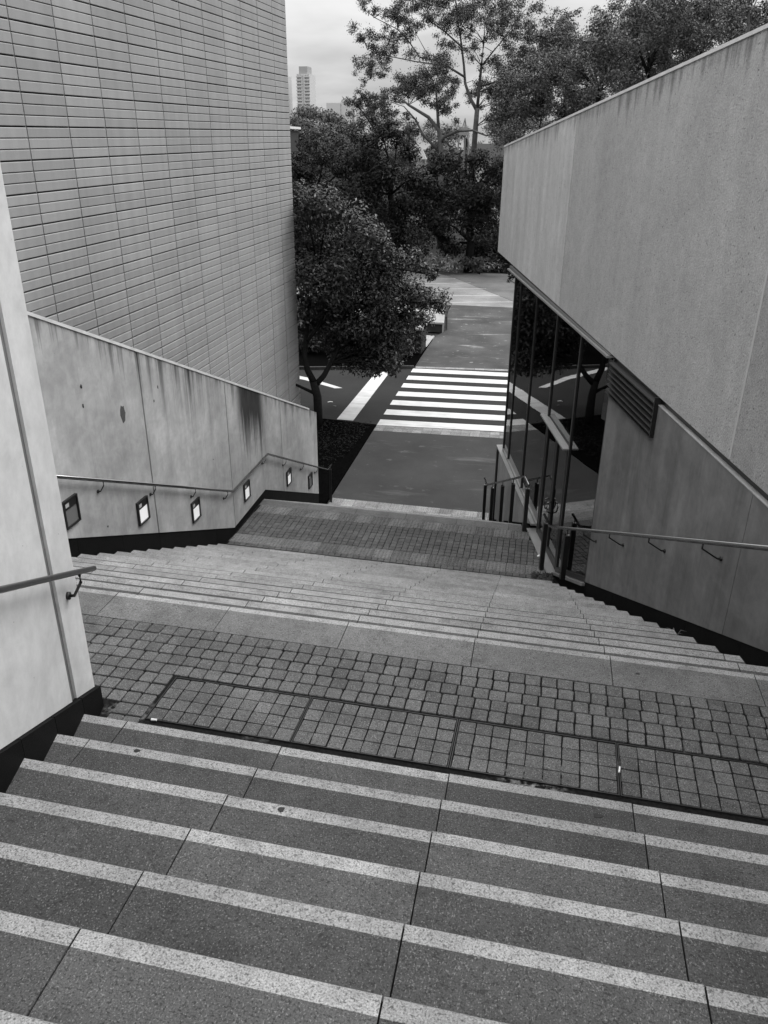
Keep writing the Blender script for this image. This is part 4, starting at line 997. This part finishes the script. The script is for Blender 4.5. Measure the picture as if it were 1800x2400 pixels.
tree('park_tree', 'leafy tree with sky gaps at the middle of the sloping coping', 'tree', (1, 62, 0), fill(CL_rightB, 4, 1.25, 6, 1.5), 580, .082, LEAF_R, BARK, [GT([(1, 62, -.2), (1, 62, 6), (1, 62, 11.5)], .35, .15)], 14, 'trees above the concrete wall', 3, .07, .8, .5, 0, .55)
tree('park_tree', 'broad leafy tree rising highest above the right half of the concrete coping', 'tree', (4.5, 62, 0), fill(CL_rightC, 4, 1.25, 7, 1.5), 580, .082, LEAF_R, BARK,
     [GT([(4.4, 62, -.2), (4.3, 62, 6), (4.2, 62.0, 12.0), (4.01, 62.0, 12.97), (4.35, 62.0, 13.92), (4.84, 62.0, 14.86)], .35, .06), GT([(4.01, 62.0, 12.59), (3.45, 62.0, 13.56), (3.12, 62.0, 14.42)], .12, .05), GT([(4.04, 62.0, 13.16), (3.69, 62.0, 14.12), (4.25, 62.0, 15.33)], .1, .04), GT([(4.3, 62, 8), (6.5, 62, 12), (7.5, 62, 14.5)], .2, .06)], 15, 'trees above the concrete wall', 4, .07, .8, .5, 0, .55)
tree('park_tree', 'thin sparse tree with bare stems at the top right corner', 'tree', (8.9, 56, 0), fill(CL_rightD, 1, 1.5, 8), 420, .09, LEAF_G, BARKG,
     [GT([(8.9, 56, -.2), (8.9, 56, 8), (8.89, 56.0, 13.62), (8.85, 56.0, 14.53), (8.67, 56.0, 15.26), (8.19, 56.0, 15.92)], .16, .03), GT([(8.85, 56.0, 14.53), (8.92, 56.0, 15.34), (9.08, 56.0, 15.9)], .06, .03), GT([(8.91, 56.0, 14.2), (9.48, 56.0, 14.76), (9.74, 56.0, 15.24)], .06, .03)], 16, 'trees above the concrete wall', 1, .04, .7)
for nm_, cl_, x_, lab_ in ((0, CL_backA, -1.5, 'back tree seen through gaps above the low end of the concrete coping'), (1, CL_backB, 3.5, 'back tree seen through gaps above the middle of the concrete coping'), (2, CL_backC, 8.5, 'back tree seen through gaps above the high end of the concrete coping')):
    tree('park_tree', lab_, 'tree', (x_, 77, 0), fill(cl_, 2, 1.2, 40 + nm_), 420, .10, LEAF_R, BARK, [GT([(x_, 77, -.2), (x_, 77, 7), (x_, 77, 13)], .35, .12)], 50 + nm_, 'trees above the concrete wall', 3, .09, .8)
tree('street_tree', 'tree behind the concrete building, showing only a few low twigs under its corner', 'tree', (-.2, 32.0, 0), [(-2.41, 31.84, 3.92, .15), (-2.21, 32.03, 3.74, .22), (-2.03, 31.92, 3.56, .23), (-2.14, 32.06, 3.32, .12), (-1.8, 32.08, 3.62, .33), (-3.30, 31.74, 3.67, .08), (-1.58, 31.71, 4.31, .55), (-1.75, 32.2, 4.4, .41), (-.9, 32, 4.9, .9), (0, 32.3, 5.4, 1.1), (.9, 32, 5, 1)], 900, .07, LEAF_D, BARK, [GT([(-.2, 32, -.1), (-.2, 32, 2), (-.3, 32, 4.6)], .14, .08), GT([(-.3, 32, 3.2), (-1.2, 32, 4.0), (-2.1, 32, 3.8), (-3.28, 31.75, 3.7)], .05, .008)], 61, None, 3, .03)
rz9 = random.Random(91)
tree('park_tree', 'mid-grey tree mass behind the tall gum trunk, low against the sky', 'tree', (-12.5, 101, 0), [(rz9.uniform(-21, -4), 101 + rz9.uniform(-4, 4), rz9.uniform(3, 11.0), rz9.uniform(1.0, 1.7)) for _ in range(46)], 260, .13, LEAF_R, BARK, [GT([(-12.5, 101, -.2), (-12.5, 101, 5), (-12.8, 101, 9)], .4, .15)], 92, None, 5, .09, .8, .5, 0, .4)
# low planting
def shrub(name, label, base, clumps, dens, L, mat, seed, group=None, up_bias=.6):
    t = thing(name, base, label, 'shrub', group)
    leaf_obj('foliage', leaf_mesh('foliage', clumps, dens, L, mat, seed, .85, up_bias), mat, t, base)
    mb = MB()
    for x, y, z, r in clumps[:4]: mb.tube([(base[0], base[1], 0), (x, y, z)], [.03, .012], 6)
    mb.build('stems', BARK, t, True)
rs = random.Random(5)
for i, (x, y, lab) in enumerate(((-6.55, 32.3, 'dark clipped hedge shrub against the brick pier'), (-8.6, 31.9, 'dark hedge shrub under the street tree, across the road'), (-10.9, 31.6, 'dark hedge shrub at the left end across the road'), (-7.4, 34.4, 'taller dark shrub behind the hedge across the road'), (-10, 34.6, 'taller dark shrub at the left behind the hedge'))):
    h = 1.0 if i < 3 else 1.7
    cl_ = [(x + rs.uniform(-.9, .9), y + rs.uniform(-.5, .5), rs.uniform(.35, h), rs.uniform(.5, .75)) for _ in range(9)]
    shrub('hedge_shrub', lab, (x, y, 0), cl_, 420, .075, LEAF_D, 30 + i, 'dark shrubs across the road')
cl_ = [(-6.7, 43.3, .5, .75), (-6.3, 43.6, .8, .5), (-7.2, 43.5, .6, .7), (-7.9, 43.6, .7, .8)]
shrub('shrub', 'grey rounded shrub behind the concrete planter block', (-6.7, 43.4, 0), cl_, 330, .08, LEAF_F, 41)
def feathery(label, x, y, h, mat, seed):
    r = random.Random(seed)
    cl_ = [(x + r.uniform(-.9, .9), y + r.uniform(-.4, .4), h * r.uniform(.15, .75), r.uniform(.3, .5)) for _ in range(12)]
    t = thing('grass_clump', (x, y, 0), label, 'grass clump', 'feathery clumps at the foot of the dark trees')
    leaf_obj('blades', leaf_mesh('blades', cl_, 420, .13, mat, seed, 1.0, .1, 0, .5), mat, t, (x, y, 0))
feathery('pale feathery grass clump left of centre at the foot of the dark trees', -8.5, 56.6, 1.5, LEAF_P, 1)
feathery('duller feathery grass clump right of the pale one at the foot of the dark trees', -6.8, 57.2, 1.5, LEAF_F, 2)
shrub('shrub', 'low grey shrub at the car park edge beside the concrete building', (-5.2, 59.0, 0), [(-5.4, 59, .4, .6), (-4.8, 59.2, .4, .6), (-5.9, 59.1, .35, .5)], 200, .11, LEAF_P, 43)
shrub('shrub', 'dark low shrub running along the far edge of the verge', (-6, 60, 0), [(-7 + i * 1.1, 59.6 + .2 * (i % 2), .5, .9) for i in range(6)], 120, .16, LEAF_D, 44)
# low plants and leaf litter in the near bed
rs2 = np.random.RandomState(8)
n = 5200
c = np.stack([rs2.uniform(-8.2, -5.5, n), rs2.uniform(17, 23.2, n), np.zeros(n)], 1)
keep = (c[:, 0] < -5.55 - .9 * np.clip((20.5 - c[:, 1]) / 4, 0, 1)) & (rs2.rand(n) < np.clip((c[:, 1] - 17.5) / 4, .05, 1))
c = c[keep]; n = len(c); c[:, 2] = .035 + rs2.rand(n) * .10
nrm = rs2.normal(size=(n, 3)) * .4 + [0, 0, 1]; nrm /= np.linalg.norm(nrm, axis=1)[:, None]
t_ = np.cross(nrm, rs2.normal(size=(n, 3))); t_ /= np.linalg.norm(t_, axis=1)[:, None]; b_ = np.cross(nrm, t_); s_ = (.02 + .025 * rs2.rand(n))[:, None]
o = leaf_obj('ground_cover', np.stack([c - t_ * s_, c + b_ * s_ * .5, c + t_ * s_, c - b_ * s_ * .5], 1).reshape(-1, 3), LEAF_B, None, (-6.8, 20, 0))
tag(o, 'low dark ground cover and leaf litter in the bed by the left wall', kind='stuff')
# far wood behind everything
rs3 = random.Random(77)
wood = [(x, 150 + rs3.uniform(-12, 12), rs3.uniform(1, 7.5), rs3.uniform(3, 5)) for x in np.arange(-90, 60, 2.6)]
o = leaf_obj('far_wood', leaf_mesh('far_wood', wood, 26, .6, LEAF_F, 21), LEAF_F, None, (-15, 150, 0))
tag(o, 'far grey wood running along the horizon behind the park trees', kind='stuff')
wood = [(x, 72 + rs3.uniform(-5, 5), rs3.uniform(1, 6.2), rs3.uniform(1.6, 2.6)) for x in np.arange(-42, 22, 1.15)]
o = leaf_obj('thicket', leaf_mesh('thicket', wood, 200, .18, LEAF_D, 22), LEAF_D, None, (-10, 72, 0))
tag(o, 'dark thicket filling the ground between the trees beyond the car park', kind='stuff')

# ------------------------------------------------------------------ small built things by the far path
bp = thing('brick_pier', (-5.85, 33.5, 0), 'dark brick pier with a pale capstone beside the far path', 'brick pier')
for r in range(12):
    for c in range(5):
        mb = MB(); y = 32.86 + c * .245 + (.12 if r % 2 else 0); e = min(y + .235, 34.08)
        if y < 34: mb.box(-5.94, -5.685 + random.uniform(-.004, .004), y, e, .0 + r * .086, .076 + r * .086); mb.build('brick', BRICKM, bp)
mb = MB(); mb.box(-5.93, -5.70, 32.87, 34.07, 0, 1.03); mb.build('core', BRICKM, bp)
mb = MB(); mb.box(-5.98, -5.65, 32.80, 34.13, 1.035, 1.10); mb.build('capstone', PLANTM, bp)
sheet('concrete_strip', [(-6.15, 34.2), (-5.67, 34.2), (-5.69, 36.5), (-6.15, 36.5)], .06, PLANTM, 'pale concrete strip beside the far path', t=.08)
pl = thing('planter', (-7.4, 39.8, 0), 'broad low concrete planter block at the left of the far path', 'planter')
mb = MB(); mb.prism([(-10.5, 37.75, -.05), (-5.53, 37.75, -.05), (-6.1, 41.95, -.05), (-10.5, 41.95, -.05)], [(-10.5, 37.75, .36), (-5.53, 37.75, .36), (-6.1, 41.95, .36), (-10.5, 41.95, .36)]); mb.build('side_wall', PLANTD, pl)
mb = MB(); mb.prism([(-10.6, 37.68, .362), (-5.44, 37.68, .362), (-6.03, 42.05, .362), (-10.6, 42.05, .362)], [(-10.6, 37.68, .44), (-5.44, 37.68, .44), (-6.03, 42.05, .44), (-10.6, 42.05, .44)]); mb.build('cap_slab', PLANTM, pl)
mb = MB(); mb.prism([(-5.527, 37.70, -.05), (-5.45, 37.70, -.05), (-6.04, 42.0, -.05), (-6.09, 42.0, -.05)], [(-5.527, 37.70, .36), (-5.45, 37.70, .36), (-6.04, 42.0, .36), (-6.09, 42.0, .36)]); mb.build('end_stone', PLANTM, pl)

# far buildings
def tower(label, x0, x1, y, zt, crown, nfl):
    t = thing('apartment_tower', ((x0 + x1) / 2, y, 0), label, 'tower', 'far apartment towers')
    w = x1 - x0
    mb = MB(); mb.box(x0, x1, y, y + 14, 0, zt); mb.build('facade', TOWERM, t)
    if crown:
        mb = MB(); mb.box(x0 + w * .16, x1 - w * .18, y + 1, y + 11, zt, zt + 4.7); mb.build('plant_room', m_plain('plant_room_grey', .34, .9, .1), t)
    h = zt / nfl
    for r in range(nfl):
        z = r * h
        if z < 28: continue
        for (a, b) in ((.05, .17), (.22, .34), (.66, .78), (.83, .95)):
            mb = MB(); mb.box(x0 + a * w, x0 + b * w, y - .06, y + .2, z + .9, z + h - .5); mb.build('window', TOWERW, t)
        mb = MB(); mb.box(x0 - .3, x0 + .38 * w, y - .9, y - .001, z, z + .75); mb.box(x0 + .62 * w, x1 + .3, y - .9, y - .001, z, z + .75); mb.build('balcony', TOWERM, t)
    for a in (.40, .6):
        mb = MB(); mb.box(x0 + a * w - .4, x0 + a * w + .4, y - .5, y, 0, zt - .5); mb.build('pilaster', TOWERM, t)
tower('far pale apartment tower with a flat block on its roof', -197.2, -187.9, 600, 54.3, True, 26)
tower('second far pale tower, mostly hidden behind the edge of the tiled building', -216.0, -206.3, 602, 53.8, False, 26)
hb = thing('far_building', (-165, 600, 0), 'low pale far building right of the tower', 'building')
mb = MB(); mb.box(-176, -166, 600, 610, 0, 36.2); mb.box(-165.9, -158, 601, 610, 0, 37.0); mb.build('facade', TOWERM, hb)
mb = MB(); mb.box(-155, -150, 602, 610, 0, 38.8); mb.build('stair_tower', TOWERM, hb)
h2 = thing('house', (-33.6, 98, 0), 'white flat-roofed building among the far trees at left', 'house')
mb = MB(); mb.box(-37, -32.6, 95.5, 99, 0, 9.7); mb.build('wall', ROOFM, h2)
mb = MB(); mb.box(-37.2, -32.3, 95.3, 99.2, 9.9, 10.15); mb.build('roof', WHITE, h2)
mt = thing('marquee', (-13.6, 79, 0), 'small white peaked marquee showing through the trees', 'marquee')
mb = MB(); cx_, cy_, = -14.25, 80.0
mb.poly([(cx_ - .45, cy_ - .45, 7.05), (cx_ + .45, cy_ - .45, 7.05), (cx_ + .45, cy_ + .45, 7.05), (cx_ - .45, cy_ + .45, 7.05), (cx_, cy_, 8.0)], [(0, 1, 4), (1, 2, 4), (2, 3, 4), (3, 0, 4), (3, 2, 1, 0)]); mb.build('canopy', WHITE, mt)
mb = MB()
for a in (-.4, .4):
    for b in (-.4, .4): mb.tube([(cx_ + a, cy_ + b, 0), (cx_ + a, cy_ + b, 7.06)], .04, 6)
mb.build('frame', WHITE, mt)
sh = thing('shed', (-8.2, 90, 0), 'long low building with a dark roof behind the tall gum trunk', 'building')
mb = MB(); mb.box(-10.2, -5.5, 88, 92, 0, 7.3); mb.build('wall', WHITE, sh)
mb = MB(); mb.poly([(-10.4, 87.6, 7.25), (-5.3, 87.6, 7.25), (-5.3, 90, 8.45), (-10.4, 90, 8.45), (-10.4, 92.4, 7.25), (-5.3, 92.4, 7.25)], [(0, 1, 2, 3), (3, 2, 5, 4), (0, 3, 4), (1, 5, 2)]); mb.build('roof', ROOFM, sh)
sp_ = thing('spire', (-12.6, 96, 0), 'slender pale spire on legs behind the tall gum trunk', 'spire')
mb = MB()
for a in ((-.7, -.5), (.7, -.5), (0, .7)): mb.tube([(-12.4 + a[0] * 1.1, 96 + a[1], 0), (-12.4 + a[0] * .8, 96 + a[1] * .8, 8.6), (-12.4, 96, 11.0)], [.13, .10, .04], 6)
mb.build('leg', m_plain('spire_pale', .22, .7, .3), sp_)
mb = MB(); mb.prism([(-13.0, 95.6, 9.3), (-11.8, 95.6, 9.3), (-12.4, 96.5, 9.3)], [(-12.8, 95.8, 10.1), (-12.0, 95.8, 10.1), (-12.4, 96.3, 10.1)]); mb.build('platform', m_plain('spire_grey', .2, .7, .3), sp_)

# ------------------------------------------------------------------ litter and marks
def blob(name, x, y, z, rx, ry, mat, parent=None, rot=0, seed=0, t=.002):
    r = random.Random(seed); mb = MB(); n = 14
    ring = []
    for i in range(n):
        a = 2 * math.pi * i / n; k = r.uniform(.78, 1.15)
        px_, py_ = rx * k * math.cos(a), ry * k * math.sin(a)
        ring.append((x + px_ * math.cos(rot) - py_ * math.sin(rot), y + px_ * math.sin(rot) + py_ * math.cos(rot)))
    mb.prism([(a, b, z - .001) for a, b in ring], [(a, b, z + t) for a, b in ring])
    return mb.build(name, mat, parent)
zn = lambda k: n1(k)[1]
for i, (x, y, k, rx, ry) in enumerate(((-1.876, 2.762, -1, .017, .012), (-.974, 2.40, -2, .015, .014), (.41, 3.02, 0, .024, .014), (-.93, .97, -6, .014, .03), (.30, 1.22, -5, .013, .010))):
    blob('gum_spot', x, y, zn(k) + .0005, rx, ry, GUM, stairs, .2, i)
blob('damp_patch', -2.06, 2.90, zn(0) + .0003, .075, .07, STAINW, stairs, .4, 9, .0008)
blob('damp_patch', -2.16, 2.55, zn(-1) + .0003, .045, .03, STAINW, stairs, .1, 10, .0008)
for i, (x, y) in enumerate(((-1.737, 4.235), (1.95, 3.73), (.714, 4.50))):
    blob('gum_spot', x, y, Z1 + .0005, .014, .010, GUM, land1, 0, 20 + i)
def scrap(name, label, cat, x, y, z, sx, sy, rot, mat=LITW, group=None):
    mb = MB(); c, s_ = math.cos(rot), math.sin(rot)
    q = lambda a, b, h: (x + a * c - b * s_, y + a * s_ + b * c, z + h)
    mb.poly([q(-sx, -sy, .001), q(0, -sy, .014), q(sx, -sy, .003), q(sx, sy, .004), q(0, sy * 1.1, .018), q(-sx, sy, .001),
             q(-sx, -sy, .0), q(0, -sy, .011), q(sx, -sy, .0), q(sx, sy, .001), q(0, sy * 1.1, .015), q(-sx, sy, .0)],
            [(0, 1, 4, 5), (1, 2, 3, 4), (6, 11, 10, 7), (7, 10, 9, 8), (0, 6, 7, 1), (1, 7, 8, 2), (2, 8, 9, 3), (3, 9, 10, 4), (4, 10, 11, 5), (5, 11, 6, 0)])
    return tag(mb.build(name, mat, None), label, cat, group)
def butt(label, x, y, z, rot, l=.018, r=.0045):
    mb = MB(); d = Vector((math.cos(rot), math.sin(rot), 0)) * l
    mb.tube([Vector((x, y, z + r)) - d, Vector((x, y, z + r)) + d], r, 8); return tag(mb.build('cigarette_butt', LITW), label, 'cigarette butt', 'litter on the landing')
butt('white cigarette butt at the front left corner of the leftmost access cover', -2.135, 3.361, Z1, .1, .017, .007)
butt('white cigarette butt in the joint before the rightmost access cover', .556, 3.56, Z1, 1.45, .022, .005)
scrap('paper_scrap', 'crumpled white paper scrap lying on the dark road by the tree trunk', 'paper', -7.53, 25.37, 0, .085, .03, .4)
scrap('paper_scrap', 'small grey paper scrap beside the white one on the road', 'paper', -7.25, 24.95, 0, .06, .03, -.3, m_plain('litter_grey', .12, .8, .2))
scrap('paper_scrap', 'tiny white scrap on the lower landing beside the glass', 'paper', .03, 11.57, Z2, .035, .02, .2)
# dry leaves swept into the corner below the glass
rs4 = np.random.RandomState(4); n = 420
ang = rs4.rand(n)
c = np.stack([.02 + .32 * (rs4.rand(n) - .25), 10.80 + .26 * (rs4.rand(n) - .35), Z2 + .004 + .04 * rs4.rand(n)], 1)
nrm = rs4.normal(size=(n, 3)) * .5 + [0, 0, 1]; nrm /= np.linalg.norm(nrm, axis=1)[:, None]
t_ = np.cross(nrm, rs4.normal(size=(n, 3))); t_ /= np.linalg.norm(t_, axis=1)[:, None]; b_ = np.cross(nrm, t_); s_ = (.014 + .02 * rs4.rand(n))[:, None]
o = leaf_obj('leaf_litter', np.stack([c - t_ * s_, c + b_ * s_ * .5, c + t_ * s_, c - b_ * s_ * .5], 1).reshape(-1, 3), DRYLEAF, None, (.05, 10.85, Z2))
tag(o, 'heap of dry leaves swept into the corner by the glass at the foot of the stairs', kind='stuff')
# a weed in the slot beside the steps
wd = thing('weed', (1.33, 6.62, 3.9), 'small weed growing in the dark slot beside the right end of the steps', 'weed')
mb = MB(); r_ = random.Random(3)
for i in range(14):
    a = r_.uniform(0, 6.28); l = r_.uniform(.05, .13); c_, s2 = math.cos(a), math.sin(a)
    p0 = Vector((1.30, 6.60, 3.87)); p1 = p0 + Vector((c_ * l * .5, s2 * l * .5, l)); p2 = p0 + Vector((c_ * l, s2 * l, l * .9)); q = Vector((-s2, c_, 0)) * .008
    mb.poly([p0 - q * .5, p0 + q * .5, p1 + q, p1 - q, p2], [(0, 1, 2, 3), (3, 2, 4)])
mb.build('blades', LEAF_F, wd)
